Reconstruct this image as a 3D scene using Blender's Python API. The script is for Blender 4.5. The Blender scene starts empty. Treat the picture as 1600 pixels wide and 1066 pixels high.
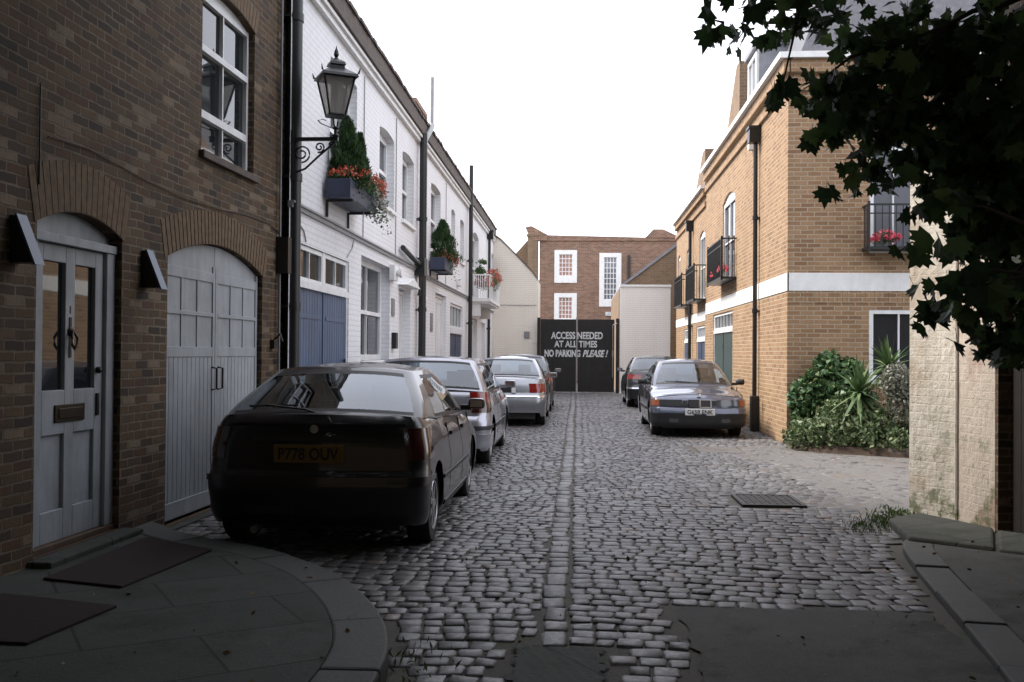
import bpy, math, random
import numpy as np
from mathutils import Vector, Matrix
C = bpy.context.scene.collection
S = bpy.context.scene
R = math.radians
random.seed(7); rnd = random.random
def ru(a, b): return a + (b - a) * random.random()

# ---------------------------------------------------------------- camera
F_PX = 1556.0                       # focal length in photo pixels (35 mm lens)
CAM_Z = 1.5
cam_d = bpy.data.cameras.new('camera'); cam = bpy.data.objects.new('camera', cam_d); C.objects.link(cam)
cam_d.sensor_width = 36; cam_d.lens = 35.0; cam_d.clip_end = 500; cam_d.clip_start = 0.05
YAW = math.atan(102 / F_PX); PITCH = math.atan(18 / F_PX)
cam.matrix_world = (Matrix.Translation((0, 0, CAM_Z)) @ Matrix.Rotation(YAW, 4, 'Z')
                    @ Matrix.Rotation(R(90) + PITCH, 4, 'X') @ Matrix.Rotation(R(0.45), 4, 'Z'))
S.camera = cam

# ---------------------------------------------------------------- sky, sun, exposure
SUN_EL, SUN_AZ = R(50), R(-80)       # azimuth measured from +Y towards +X: the sun stands to the left
w = bpy.data.worlds.new('World'); S.world = w; w.use_nodes = True
nt = w.node_tree; nt.nodes.clear()
sky = nt.nodes.new('ShaderNodeTexSky'); sky.sky_type = 'NISHITA'; sky.sun_disc = False
sky.sun_elevation = SUN_EL; sky.sun_rotation = SUN_AZ; sky.air_density = 1.0; sky.dust_density = 3.0; sky.ozone_density = 1.0
mixc = nt.nodes.new('ShaderNodeMix'); mixc.data_type = 'RGBA'
mixc.inputs[0].default_value = 0.55          # thin bright cloud over the blue
mixc.inputs[7].default_value = (12.5, 12.4, 13.1, 1)
nt.links.new(sky.outputs[0], mixc.inputs[6])
bg = nt.nodes.new('ShaderNodeBackground'); bg.inputs[1].default_value = 0.12
nt.links.new(mixc.outputs[2], bg.inputs[0])
wo = nt.nodes.new('ShaderNodeOutputWorld'); nt.links.new(bg.outputs[0], wo.inputs[0])
sd = bpy.data.lights.new('sun', 'SUN'); sd.energy = 2.7; sd.angle = R(14); sd.color = (1, .93, .82)
so = bpy.data.objects.new('sun', sd); C.objects.link(so)
sdir = Vector((math.sin(SUN_AZ) * math.cos(SUN_EL), math.cos(SUN_AZ) * math.cos(SUN_EL), math.sin(SUN_EL)))
so.rotation_euler = sdir.to_track_quat('Z', 'Y').to_euler(); so.location = (0, 0, 30)
S.view_settings.view_transform = 'Standard'; S.view_settings.look = 'None'
S.view_settings.exposure = 1.15; S.view_settings.gamma = 1
S.render.engine = 'CYCLES'; S.cycles.use_denoising = True
S.cycles.max_bounces = 8; S.cycles.transparent_max_bounces = 16

# ---------------------------------------------------------------- materials
def newmat(name):
    m = bpy.data.materials.new(name); m.use_nodes = True
    nt = m.node_tree; b = nt.nodes['Principled BSDF']
    return m, nt, b
def N(nt, t, **kw):
    n = nt.nodes.new(t)
    for k, v in kw.items(): setattr(n, k, v)
    return n
def ramp(nt, fac, stops):
    r = N(nt, 'ShaderNodeValToRGB')
    el = r.color_ramp.elements
    while len(el) < len(stops): el.new(0.5)
    for e, (p, c) in zip(el, stops):
        e.position = p; e.color = (*c, 1) if len(c) == 3 else c
    nt.links.new(fac, r.inputs[0]); return r.outputs[0]
def mixrgb(nt, fac, a, b, mode='MIX'):
    m = N(nt, 'ShaderNodeMix', data_type='RGBA', blend_type=mode)
    for i, v in ((0, fac), (6, a), (7, b)):
        if isinstance(v, (int, float)): m.inputs[i].default_value = v
        elif isinstance(v, tuple): m.inputs[i].default_value = (*v[:3], 1)
        else: nt.links.new(v, m.inputs[i])
    return m.outputs[2]
def noise(nt, scale, detail=4, vec=None, rough=.6):
    n = N(nt, 'ShaderNodeTexNoise'); n.inputs['Scale'].default_value = scale
    n.inputs['Detail'].default_value = detail; n.inputs['Roughness'].default_value = rough
    if vec is None:
        tc = N(nt, 'ShaderNodeTexCoord'); vec = tc.outputs['Object']
    nt.links.new(vec, n.inputs['Vector']); return n.outputs['Fac']
def bump(nt, b, h, strength=.4, dist=.01, prev=None):
    bp = N(nt, 'ShaderNodeBump'); bp.inputs['Strength'].default_value = strength; bp.inputs['Distance'].default_value = dist
    nt.links.new(h, bp.inputs['Height'])
    if prev is not None: nt.links.new(prev, bp.inputs['Normal'])
    nt.links.new(bp.outputs[0], b.inputs['Normal']); return bp.outputs[0]
def plain(name, col, rough=.6, metal=0, spec=.5, var=.25, vscale=6, bmp=0, bscale=60, coat=0, streak=0):
    m, nt, b = newmat(name)
    b.inputs['Roughness'].default_value = rough; b.inputs['Metallic'].default_value = metal
    b.inputs['Specular IOR Level'].default_value = spec; b.inputs['Coat Weight'].default_value = coat
    if var:
        f = noise(nt, vscale, 6)
        lo = tuple(c * (1 - var) for c in col); hi = tuple(min(1, c * (1 + var * .6)) for c in col)
        cc_ = ramp(nt, f, [(.3, lo), (.7, hi)])
        if streak:
            tc = N(nt, 'ShaderNodeTexCoord'); mp = N(nt, 'ShaderNodeMapping'); mp.inputs['Scale'].default_value = (5, 5, .9); nt.links.new(tc.outputs['Object'], mp.inputs[0])
            cc_ = mixrgb(nt, streak, cc_, ramp(nt, noise(nt, 1, 8, mp.outputs[0], .75), [(.42, (.35, .33, .29)), (.56, (1, 1, 1))]), 'MULTIPLY')
            cc_ = mixrgb(nt, streak, cc_, ramp(nt, noise(nt, 38, 4), [(.30, (.45, .40, .34)), (.37, (1, 1, 1))]), 'MULTIPLY')
        nt.links.new(cc_, b.inputs['Base Color'])
    else: b.inputs['Base Color'].default_value = (*col, 1)
    if bmp: bump(nt, b, noise(nt, bscale, 5), bmp, .005)
    return m
def wallvec(nt):
    """(along the wall, height) from object coordinates, whichever way the face looks"""
    tc = N(nt, 'ShaderNodeTexCoord'); sp = N(nt, 'ShaderNodeSeparateXYZ'); nt.links.new(tc.outputs['Object'], sp.inputs[0])
    g = N(nt, 'ShaderNodeNewGeometry'); sn = N(nt, 'ShaderNodeSeparateXYZ'); nt.links.new(g.outputs['True Normal'], sn.inputs[0])
    ab = N(nt, 'ShaderNodeMath', operation='ABSOLUTE'); nt.links.new(sn.outputs[0], ab.inputs[0])
    gt = N(nt, 'ShaderNodeMath', operation='GREATER_THAN'); nt.links.new(ab.outputs[0], gt.inputs[0]); gt.inputs[1].default_value = .5
    mx = N(nt, 'ShaderNodeMix', data_type='FLOAT'); nt.links.new(gt.outputs[0], mx.inputs[0])
    nt.links.new(sp.outputs[0], mx.inputs[2]); nt.links.new(sp.outputs[1], mx.inputs[3])
    cb = N(nt, 'ShaderNodeCombineXYZ'); nt.links.new(mx.outputs[0], cb.inputs[0]); nt.links.new(sp.outputs[2], cb.inputs[1])
    return cb.outputs[0], tc.outputs['Object']
def brick(name, cols, mortar, bw=.225, bh=.075, rough=.85, stain=.35, warp=.02, grit=.55, odd=None, paint=None, bstr=.6, msize=.010):
    m, nt, b = newmat(name)
    v, ov = wallvec(nt)
    wob = N(nt, 'ShaderNodeTexNoise'); wob.inputs['Scale'].default_value = 6; wob.inputs['Detail'].default_value = 4; nt.links.new(ov, wob.inputs['Vector'])
    vm = N(nt, 'ShaderNodeVectorMath', operation='SCALE'); nt.links.new(wob.outputs['Color'], vm.inputs[0]); vm.inputs['Scale'].default_value = warp
    va = N(nt, 'ShaderNodeVectorMath', operation='ADD'); nt.links.new(v, va.inputs[0]); nt.links.new(vm.outputs[0], va.inputs[1])
    t = N(nt, 'ShaderNodeTexBrick'); nt.links.new(va.outputs[0], t.inputs['Vector'])
    t.inputs['Scale'].default_value = 1; t.inputs['Brick Width'].default_value = bw; t.inputs['Row Height'].default_value = bh
    t.inputs['Mortar Size'].default_value = msize; t.inputs['Mortar Smooth'].default_value = .3; t.inputs['Bias'].default_value = 0
    t.inputs['Color1'].default_value = (0, 0, 0, 1); t.inputs['Color2'].default_value = (1, 1, 1, 1); t.inputs['Mortar'].default_value = (.5, .5, .5, 1)
    if paint is None:
        n = len(cols); stops = [(i / (n - 1), c) for i, c in enumerate(cols)]
        col = ramp(nt, t.outputs['Color'], stops)
        if odd:
            col = mixrgb(nt, ramp(nt, t.outputs['Color'], [(.90, (0, 0, 0)), (.93, (1, 1, 1))]), col, odd)
        mort = mixrgb(nt, ramp(nt, noise(nt, 2.6, 5, ov, .7), [(.42, (0, 0, 0)), (.60, (1, 1, 1))]), mortar, tuple(min(1, c * 1.7) for c in mortar)) if odd else mortar
        col = mixrgb(nt, t.outputs['Fac'], col, mort)
        fine = noise(nt, 45, 5, ov)
        col = mixrgb(nt, .5, col, ramp(nt, fine, [(.3, (grit, grit, grit)), (.7, (1, 1, 1))]), 'MULTIPLY')
    else:
        col = mixrgb(nt, t.outputs['Fac'], paint, tuple(c * .86 for c in paint))
    mp = N(nt, 'ShaderNodeMapping'); mp.inputs['Scale'].default_value = (3.5, 3.5, .35); nt.links.new(ov, mp.inputs[0])
    col = mixrgb(nt, stain * .6, col, ramp(nt, noise(nt, 1, 6, mp.outputs[0], .65), [(.35, (.40, .38, .36)), (.58, (1, 1, 1))]), 'MULTIPLY')
    big = noise(nt, .9, 6, ov, .65)
    col = mixrgb(nt, stain, col, ramp(nt, big, [(.3, (.45, .42, .38)), (.62, (1, 1, 1))]), 'MULTIPLY')
    nt.links.new(col, b.inputs['Base Color']); b.inputs['Roughness'].default_value = rough
    inv = N(nt, 'ShaderNodeMath', operation='SUBTRACT'); inv.inputs[0].default_value = 1; nt.links.new(t.outputs['Fac'], inv.inputs[1])
    p = bump(nt, b, inv.outputs[0], bstr, .008)
    bump(nt, b, noise(nt, 60, 6, ov), .35, .004, p)
    return m
M = {}
M['stock'] = brick('dark_stock_brick', [(.038, .024, .015), (.095, .058, .027), (.15, .088, .038), (.065, .044, .027), (.12, .054, .024), (.18, .118, .055)],
                   (.15, .115, .075), stain=.5, odd=(.24, .175, .115), bstr=1.0, bw=.21, bh=.068, warp=.024, msize=.009, grit=.22)
M['arch_brick'] = plain('arch_brick', (.15, .098, .055), .85, var=.4, vscale=14, bmp=.5)
M['white_brick'] = brick('white_painted_brick', None, None, paint=(.80, .80, .82), stain=.10, rough=.6, bstr=.35)
M['cream_brick'] = brick('cream_painted_brick', None, None, paint=(.82, .80, .76), stain=.12, rough=.7, bstr=.5)
M['tan_render'] = brick('tan_painted_brick', None, None, paint=(.80, .74, .65), stain=.10, rough=.8, bstr=.4)
M['yellow_brick'] = brick('yellow_brick', [(.30, .18, .095), (.36, .222, .12), (.40, .25, .14), (.32, .187, .096), (.25, .142, .078)],
                   (.46, .36, .25), stain=.25, bstr=.6, msize=.010)
M['red_brick'] = brick('old_red_brick', [(.20, .10, .065), (.28, .15, .10), (.33, .19, .125), (.24, .12, .08), (.17, .10, .075)], (.33, .26, .20), stain=.3, bstr=.4)
M['brown_brick'] = brick('brown_brick', [(.19, .12, .07), (.26, .17, .10), (.22, .14, .085)], (.28, .22, .16), stain=.3)
M['white_paint'] = plain('white_gloss_paint', (.78, .79, .80), .4, var=.08, vscale=3, streak=.15)
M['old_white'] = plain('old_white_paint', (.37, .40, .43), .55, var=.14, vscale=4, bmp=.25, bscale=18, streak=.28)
M['trim_white'] = plain('white_masonry_paint', (.80, .80, .79), .6, var=.08, streak=.10)
M['blue_paint'] = plain('blue_door_paint', (.070, .115, .21), .5, var=.18, vscale=2, streak=.35)
M['navy_paint'] = plain('navy_door_paint', (.045, .065, .12), .5, var=.15, streak=.3)
M['green_paint'] = plain('dark_green_paint', (.035, .06, .058), .4, var=.15)
M['black_metal'] = plain('black_painted_iron', (.012, .013, .014), .4, var=.2)
M['gate_black'] = plain('black_gate_paint', (.011, .0105, .010), .7, var=.3, vscale=3, streak=.5)
M['grey_metal'] = plain('grey_metal', (.28, .28, .28), .4, .6, var=.15)
M['brass'] = plain('dull_brass', (.05, .036, .02), .4, .7, var=.2)
M['slate'] = plain('slate', (.10, .10, .115), .6, var=.3, vscale=9, bmp=.4, bscale=25)
M['lead'] = plain('lead_flashing', (.24, .25, .27), .5, .2, var=.2)
M['brown_tile'] = plain('brown_roof_tile', (.10, .078, .066), .8, var=.35, vscale=11, bmp=.6, bscale=30)
M['box_blue'] = plain('navy_planter_paint', (.03, .04, .075), .5, var=.15)
M['hood_blue'] = plain('pale_blue_lamp_hood', (.06, .10, .16), .4, var=.1)
M['terracotta'] = plain('terracotta', (.42, .24, .19), .6, var=.35, vscale=3)
M['curtain'] = plain('net_curtain', (.30, .30, .32), .9, var=.2, vscale=20)
M['wood'] = plain('weathered_wood', (.09, .055, .035), .8, var=.3, bmp=.4)
M['dark_wood'] = plain('creosoted_timber', (.016, .012, .010), .8, var=.4, bmp=.4)
M['bark'] = plain('bark', (.045, .036, .027), .95, var=.4, vscale=8, bmp=.8, bscale=25)
M['mat_red'] = plain('worn_red_brown_mat', (.016, .0075, .0065), .95, var=.35, vscale=20, bmp=.6, bscale=120)
M['iron_cover'] = plain('cast_iron_cover', (.035, .033, .032), .6, .3, var=.25, vscale=14, bmp=.6, bscale=90)
M['soil'] = plain('soil', (.05, .032, .022), .95, var=.4, bmp=.8, bscale=30)
def glass_wall(name, col=(.02, .024, .028), rough=.03):
    m, nt, b = newmat(name); b.inputs['Base Color'].default_value = (*col, 1); b.inputs['Roughness'].default_value = rough
    b.inputs['Specular IOR Level'].default_value = .8
    bump(nt, b, noise(nt, 1.7, 2), .06, .02); return m
M['glass'] = glass_wall('window_glass')
M['glass_pale'] = glass_wall('window_glass_with_nets', (.16, .17, .19), .06)
def leafmat(name, stops, trans=.25, rough=.45):
    m, nt, b = newmat(name)
    g = N(nt, 'ShaderNodeNewGeometry')
    col = ramp(nt, g.outputs['Random Per Island'], stops)
    nt.links.new(col, b.inputs['Base Color']); b.inputs['Roughness'].default_value = rough
    b.inputs['Specular IOR Level'].default_value = .35
    if trans:
        tr = N(nt, 'ShaderNodeBsdfTranslucent'); nt.links.new(col, tr.inputs[0])
        mx = N(nt, 'ShaderNodeMixShader'); mx.inputs[0].default_value = trans
        out = nt.nodes['Material Output']
        nt.links.new(b.outputs[0], mx.inputs[1]); nt.links.new(tr.outputs[0], mx.inputs[2]); nt.links.new(mx.outputs[0], out.inputs[0])
    return m
M['maple'] = leafmat('maple_leaf', [(0, (.018, .034, .015)), (.5, (.038, .070, .025)), (.85, (.075, .125, .04)), (1, (.12, .17, .055))], .42, .55)
M['ivy'] = leafmat('ivy_leaf', [(0, (.035, .075, .03)), (.6, (.06, .12, .045)), (.93, (.10, .16, .07)), (1, (.35, .36, .16))], .15, .35)
M['varieg'] = leafmat('pale_edged_leaf', [(0, (.05, .09, .035)), (.6, (.11, .16, .07)), (1, (.26, .29, .16))], .15)
M['silver'] = leafmat('silver_leaf', [(0, (.10, .11, .085)), (1, (.25, .25, .20))], .15)
M['yucca'] = leafmat('sword_leaf', [(0, (.05, .10, .04)), (1, (.14, .20, .09))], .1)
M['conifer'] = leafmat('conifer_leaf', [(0, (.025, .055, .022)), (1, (.06, .12, .04))], .1)
M['sprig'] = leafmat('soft_green_leaf', [(0, (.05, .11, .05)), (1, (.15, .22, .11))], .2)
M['flower_red'] = leafmat('orange_red_petal', [(0, (.45, .06, .03)), (.6, (.60, .13, .07)), (1, (.65, .25, .16))], .2)
M['flower_pink'] = leafmat('pink_petal', [(0, (.65, .06, .12)), (1, (.80, .16, .22))], .2)
M['flower_white'] = leafmat('white_petal', [(0, (.6, .58, .56)), (1, (.8, .78, .76))], .2)
M['grass'] = leafmat('weed_leaf', [(0, (.04, .07, .02)), (1, (.09, .13, .045))], .2)
M['litter'] = leafmat('dry_leaf', [(0, (.10, .06, .03)), (.7, (.20, .14, .07)), (.93, (.30, .26, .18)), (1, (.6, .6, .55))], 0, .8)
def sett_mat():
    m, nt, b = newmat('granite_setts')
    g = N(nt, 'ShaderNodeNewGeometry'); tc = N(nt, 'ShaderNodeTexCoord')
    col = ramp(nt, g.outputs['Random Per Island'], [(0, (.075, .072, .072)), (.45, (.115, .112, .116)), (.8, (.150, .146, .155)), (.95, (.20, .193, .195)), (1, (.14, .10, .080))])
    f = noise(nt, 28, 7, tc.outputs['Object'], .7)
    col = mixrgb(nt, .75, col, ramp(nt, f, [(.3, (.45, .44, .43)), (.62, (1, 1, 1))]), 'MULTIPLY')
    big = noise(nt, .7, 5, tc.outputs['Object'], .6)
    col = mixrgb(nt, .55, col, ramp(nt, big, [(.35, (.5, .48, .45)), (.6, (1, 1, 1))]), 'MULTIPLY')
    nt.links.new(col, b.inputs['Base Color'])
    rr = ramp(nt, f, [(.3, (.68, .68, .68)), (.7, (.43, .43, .43))]); nt.links.new(rr, b.inputs['Roughness'])
    b.inputs['Specular IOR Level'].default_value = .6
    bump(nt, b, noise(nt, 70, 6, tc.outputs['Object']), .5, .004)
    return m
M['setts'] = sett_mat()
def ground_mat(name, a, bcol, moss, scale=3, mossat=.6, rough=.9):
    m, nt, b = newmat(name); tc = N(nt, 'ShaderNodeTexCoord'); o = tc.outputs['Object']
    col = mixrgb(nt, noise(nt, scale, 8, o, .7), a, bcol)
    fm = noise(nt, 1.3, 6, o, .7)
    col = mixrgb(nt, ramp(nt, fm, [(mossat, (0, 0, 0)), (mossat + .12, (1, 1, 1))]), col, moss)
    gr = noise(nt, 120, 3, o)
    col = mixrgb(nt, .5, col, ramp(nt, gr, [(.3, (.6, .6, .6)), (.7, (1.0, 1.0, 1.0))]), 'MULTIPLY')
    nt.links.new(col, b.inputs['Base Color']); b.inputs['Roughness'].default_value = rough
    sp = ramp(nt, noise(nt, 210, 2, o, .8), [(.62, (0, 0, 0)), (.70, (1, 1, 1))])
    fin = mixrgb(nt, sp, col, tuple(min(1, c * 2.6) for c in bcol)); nt.links.new(fin, b.inputs['Base Color'])
    bump(nt, b, noise(nt, 40, 8, o, .75), .8, .012); return m
M['joint'] = ground_mat('earth_and_moss_joints', (.065, .059, .048), (.125, .115, .098), (.055, .070, .034), 5, .56)
M['mortar'] = ground_mat('worn_cement', (.085, .080, .076), (.155, .145, .138), (.10, .078, .062), 4, .55)
M['asphalt'] = ground_mat('old_tarmac', (.026, .027, .025), (.125, .122, .112), (.030, .034, .022), 1.6, .50)
M['flag'] = ground_mat('york_stone', (.034, .037, .031), (.085, .089, .078), (.028, .036, .020), 1.8, .52, .85)
def flagjoints():
    m = M['flag']; nt = m.node_tree; b = nt.nodes['Principled BSDF']; src = b.inputs['Base Color'].links[0].from_socket
    tc = N(nt, 'ShaderNodeTexCoord'); mp = N(nt, 'ShaderNodeMapping'); mp.inputs['Rotation'].default_value = (0, 0, R(-33)); nt.links.new(tc.outputs['Object'], mp.inputs[0])
    t = N(nt, 'ShaderNodeTexBrick'); nt.links.new(mp.outputs[0], t.inputs[0]); t.inputs['Scale'].default_value = 1; t.inputs['Brick Width'].default_value = 1.05; t.inputs['Row Height'].default_value = .62
    t.inputs['Mortar Size'].default_value = .009; t.inputs['Mortar Smooth'].default_value = .2; t.inputs['Color1'].default_value = (.7, .7, .7, 1); t.inputs['Color2'].default_value = (1, 1, 1, 1); t.inputs['Mortar'].default_value = (.22, .24, .18, 1)
    nt.links.new(mixrgb(nt, 1.0, src, t.outputs['Color'], 'MULTIPLY'), b.inputs['Base Color'])
flagjoints()
M['kerb'] = ground_mat('granite_kerb', (.045, .048, .044), (.085, .086, .079), (.030, .036, .022), 5, .62, .7)
M['far_ground'] = ground_mat('rough_ground', (.06, .06, .055), (.10, .10, .09), (.06, .07, .04), 1)
def paintmat(name, col, metal=.4, rough=.3, coat=1.0):
    m, nt, b = newmat(name)
    b.inputs['Metallic'].default_value = metal; b.inputs['Roughness'].default_value = rough
    b.inputs['Coat Weight'].default_value = coat; b.inputs['Coat Roughness'].default_value = .04
    f = noise(nt, 2.5, 5); lo = tuple(c * .85 for c in col)
    nt.links.new(ramp(nt, f, [(.35, lo), (.65, col)]), b.inputs['Base Color'])
    return m
M['car_dark'] = paintmat('dark_plum_car_paint', (.008, .006, .009), .0, .35, .55)
M['car_silver'] = paintmat('silver_car_paint', (.42, .42, .47), .6, .30)
M['car_silver_warm'] = paintmat('pale_silver_car_paint', (.31, .32, .345), .6, .30)
M['car_slate'] = paintmat('slate_grey_car_paint', (.075, .085, .10), .5, .3)
M['car_steel'] = paintmat('steel_blue_car_paint', (.080, .090, .130), .5, .26)
M['car_black'] = paintmat('black_car_paint', (.012, .016, .020), .2, .3)
M['plastic'] = plain('black_plastic', (.018, .018, .019), .55, var=.15)
M['rubber'] = plain('tyre_rubber', (.014, .014, .014), .85, var=.3, vscale=20)
M['rim'] = plain('alloy', (.45, .46, .47), .3, .85, var=.1)
M['chrome'] = plain('chrome', (.6, .6, .6), .12, 1, var=0)
M['red_lens'] = plain('red_lens', (.22, .012, .010), .15, var=.1, coat=1)
M['dark_lens'] = plain('smoked_red_lens', (.05, .008, .008), .15, var=.1, coat=1)
M['amber_lens'] = plain('amber_lens', (.28, .07, .02), .2, var=.1, coat=1)
M['clear_lens'] = plain('headlamp_glass', (.07, .072, .075), .12, .2, var=.1, coat=1)
M['plate_y'] = plain('yellow_plate', (.20, .115, .02), .5, var=.08)
M['plate_w'] = plain('white_plate', (.62, .62, .60), .5, var=.08)
M['ink'] = plain('black_lettering', (.012, .012, .012), .6, var=0)
M['sign_white'] = plain('white_lettering', (.60, .63, .64), .6, var=.3, vscale=10, streak=.35)
M['interior'] = plain('dark_upholstery', (.03, .03, .033), .9, var=.2)
M['sticker'] = plain('white_sticker', (.7, .7, .7), .6, var=0)
def carglass():
    m, nt, b = newmat('car_glass'); out = nt.nodes['Material Output']
    tr = N(nt, 'ShaderNodeBsdfTransparent'); tr.inputs[0].default_value = (.50, .54, .54, 1)
    gl = N(nt, 'ShaderNodeBsdfGlossy'); gl.inputs['Roughness'].default_value = .02; gl.inputs[0].default_value = (.9, .95, 1, 1)
    fr = N(nt, 'ShaderNodeFresnel'); fr.inputs[0].default_value = 1.6
    ad = N(nt, 'ShaderNodeMath', operation='MULTIPLY_ADD'); nt.links.new(fr.outputs[0], ad.inputs[0]); ad.inputs[1].default_value = 1.2; ad.inputs[2].default_value = .06
    mx = N(nt, 'ShaderNodeMixShader'); nt.links.new(ad.outputs[0], mx.inputs[0]); nt.links.new(tr.outputs[0], mx.inputs[1]); nt.links.new(gl.outputs[0], mx.inputs[2])
    nt.links.new(mx.outputs[0], out.inputs[0]); return m
M['car_glass'] = carglass()
def lampglass():
    m, nt, b = newmat('lantern_glass'); out = nt.nodes['Material Output']
    tr = N(nt, 'ShaderNodeBsdfTransparent'); tr.inputs[0].default_value = (.72, .71, .68, 1)
    df = N(nt, 'ShaderNodeBsdfPrincipled'); df.inputs['Base Color'].default_value = (.5, .47, .44, 1); df.inputs['Roughness'].default_value = .15
    mx = N(nt, 'ShaderNodeMixShader'); mx.inputs[0].default_value = .45
    nt.links.new(tr.outputs[0], mx.inputs[1]); nt.links.new(df.outputs[0], mx.inputs[2]); nt.links.new(mx.outputs[0], out.inputs[0]); return m
M['lamp_glass'] = lampglass()

# ---------------------------------------------------------------- mesh builder
class MB:
    def __init__(s): s.v = []; s.f = []; s.m = []; s.mi = 0
    def add(s, vs, fs, mi=None):
        o = len(s.v); s.v += [tuple(p) for p in vs]
        s.f += [tuple(o + i for i in f) for f in fs]; s.m += [s.mi if mi is None else mi] * len(fs); return s
    def box(s, x0, x1, y0, y1, z0, z1, T=None):
        p = [(x, y, z) for z in (z0, z1) for y in (y0, y1) for x in (x0, x1)]
        if T is not None: p = [T(*q) for q in p]
        return s.add(p, [(0, 2, 3, 1), (4, 5, 7, 6), (0, 1, 5, 4), (2, 6, 7, 3), (0, 4, 6, 2), (1, 3, 7, 5)])
    def prism(s, poly, n0, n1, T):
        """poly in (u,z); extruded along n"""
        k = len(poly); p = [T(n0, u, z) for u, z in poly] + [T(n1, u, z) for u, z in poly]
        return s.add(p, [tuple(range(k))[::-1], tuple(range(k, 2 * k))] + [(i, (i + 1) % k, k + (i + 1) % k, k + i) for i in range(k)])
    def tube(s, pts, r, n=8, cap=True):
        pts = [Vector(p) for p in pts]; rs = r if isinstance(r, (list, tuple)) else [r] * len(pts)
        vs = []; up = Vector((0, 0, 1))
        for i, p in enumerate(pts):
            d = (pts[min(i + 1, len(pts) - 1)] - pts[max(i - 1, 0)]).normalized()
            a = d.cross(up if abs(d.z) < .95 else Vector((1, 0, 0))).normalized(); b = d.cross(a)
            for k in range(n):
                t = 2 * math.pi * k / n; vs.append(p + (a * math.cos(t) + b * math.sin(t)) * rs[i])
        fs = [(i * n + k, i * n + (k + 1) % n, (i + 1) * n + (k + 1) % n, (i + 1) * n + k) for i in range(len(pts) - 1) for k in range(n)]
        if cap: fs += [tuple(range(n))[::-1], tuple((len(pts) - 1) * n + k for k in range(n))]
        return s.add(vs, fs)
    def lathe(s, prof, c=(0, 0, 0), axis='z', n=24, cap=True):
        vs = []
        for r, h in prof:
            for k in range(n):
                t = 2 * math.pi * k / n; a, b = r * math.cos(t), r * math.sin(t)
                q = (a, b, h) if axis == 'z' else (h, a, b)
                vs.append((q[0] + c[0], q[1] + c[1], q[2] + c[2]))
        m = len(prof)
        fs = [(i * n + k, i * n + (k + 1) % n, (i + 1) * n + (k + 1) % n, (i + 1) * n + k) for i in range(m - 1) for k in range(n)]
        if cap: fs += [tuple(range(n))[::-1], tuple((m - 1) * n + k for k in range(n))]
        return s.add(vs, fs)
    def grid(s, P):
        h, w = len(P), len(P[0]); vs = [p for r in P for p in r]
        return s.add(vs, [(i * w + j, i * w + j + 1, (i + 1) * w + j + 1, (i + 1) * w + j) for i in range(h - 1) for j in range(w - 1)])
def label(o, lab=None, cat=None, group=None, kind=None):
    if lab: o['label'] = lab
    if cat: o['category'] = cat
    if group: o['group'] = group
    if kind: o['kind'] = kind
    return o
def thing(name, lab, cat, loc=(0, 0, 0), rz=0, group=None):
    o = bpy.data.objects.new(name, None); C.objects.link(o); o.location = loc; o.rotation_euler = (0, 0, rz)
    o.empty_display_size = .2
    return label(o, lab, cat, group)
def wm(o):
    if o is None: return Matrix()
    m = Matrix.Translation(o.location) @ o.rotation_euler.to_matrix().to_4x4()
    return wm(o.parent) @ m
def obj(name, mb, mats, parent=None, smooth=False, local=False, bevel=0, auto=None, recalc=True):
    """one mesh object; vertices are in world space unless local=True (then in the parent's)"""
    me = bpy.data.meshes.new(name); vs = mb.v
    if parent is not None and not local:
        iv = wm(parent).inverted(); vs = [tuple(iv @ Vector(p)) for p in vs]
    me.from_pydata(vs, [], mb.f)
    if not isinstance(mats, (list, tuple)): mats = [mats]
    for m in mats: me.materials.append(M[m] if isinstance(m, str) else m)
    if any(mb.m): me.polygons.foreach_set('material_index', mb.m)
    me.validate(); me.update()
    if recalc:
        import bmesh
        bm = bmesh.new(); bm.from_mesh(me); bmesh.ops.recalc_face_normals(bm, faces=bm.faces); bm.to_mesh(me); bm.free()
    if smooth: me.polygons.foreach_set('use_smooth', [True] * len(me.polygons))
    if auto: me.set_sharp_from_angle(angle=R(auto))
    o = bpy.data.objects.new(name, me); C.objects.link(o)
    if parent is not None: o.parent = parent
    if bevel:
        b = o.modifiers.new('bevel', 'BEVEL'); b.width = bevel; b.segments = 2; b.limit_method = 'ANGLE'
    return o
def text_part(name, txt, T, u0, u1, z0, z1, n, mat, parent, shear=0, bold=.0, local=True):
    """lettering fitted into a rectangle on a surface: T(n, u, z)"""
    cu = bpy.data.curves.new('t', 'FONT'); cu.body = txt; cu.size = 1; cu.extrude = 0.0; cu.shear = shear; cu.offset = bold
    to = bpy.data.objects.new('t', cu); C.objects.link(to)
    dg = bpy.context.evaluated_depsgraph_get(); dg.update()
    me = bpy.data.meshes.new_from_object(to.evaluated_get(dg)); bpy.data.objects.remove(to)
    xs = [v.co.x for v in me.vertices]; ys = [v.co.y for v in me.vertices]
    ax, bx, ay, by = min(xs), max(xs), min(ys), max(ys)
    mb = MB(); mb.v = [tuple(T(n, u0 + (v.co.x - ax) / (bx - ax) * (u1 - u0), z0 + (v.co.y - ay) / (by - ay) * (z1 - z0))) for v in me.vertices]
    mb.f = [tuple(p.vertices) for p in me.polygons]; mb.m = [0] * len(mb.f)
    bpy.data.meshes.remove(me); bpy.data.curves.remove(cu)
    return obj(name, mb, mat, parent, local=local, recalc=False)

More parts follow.
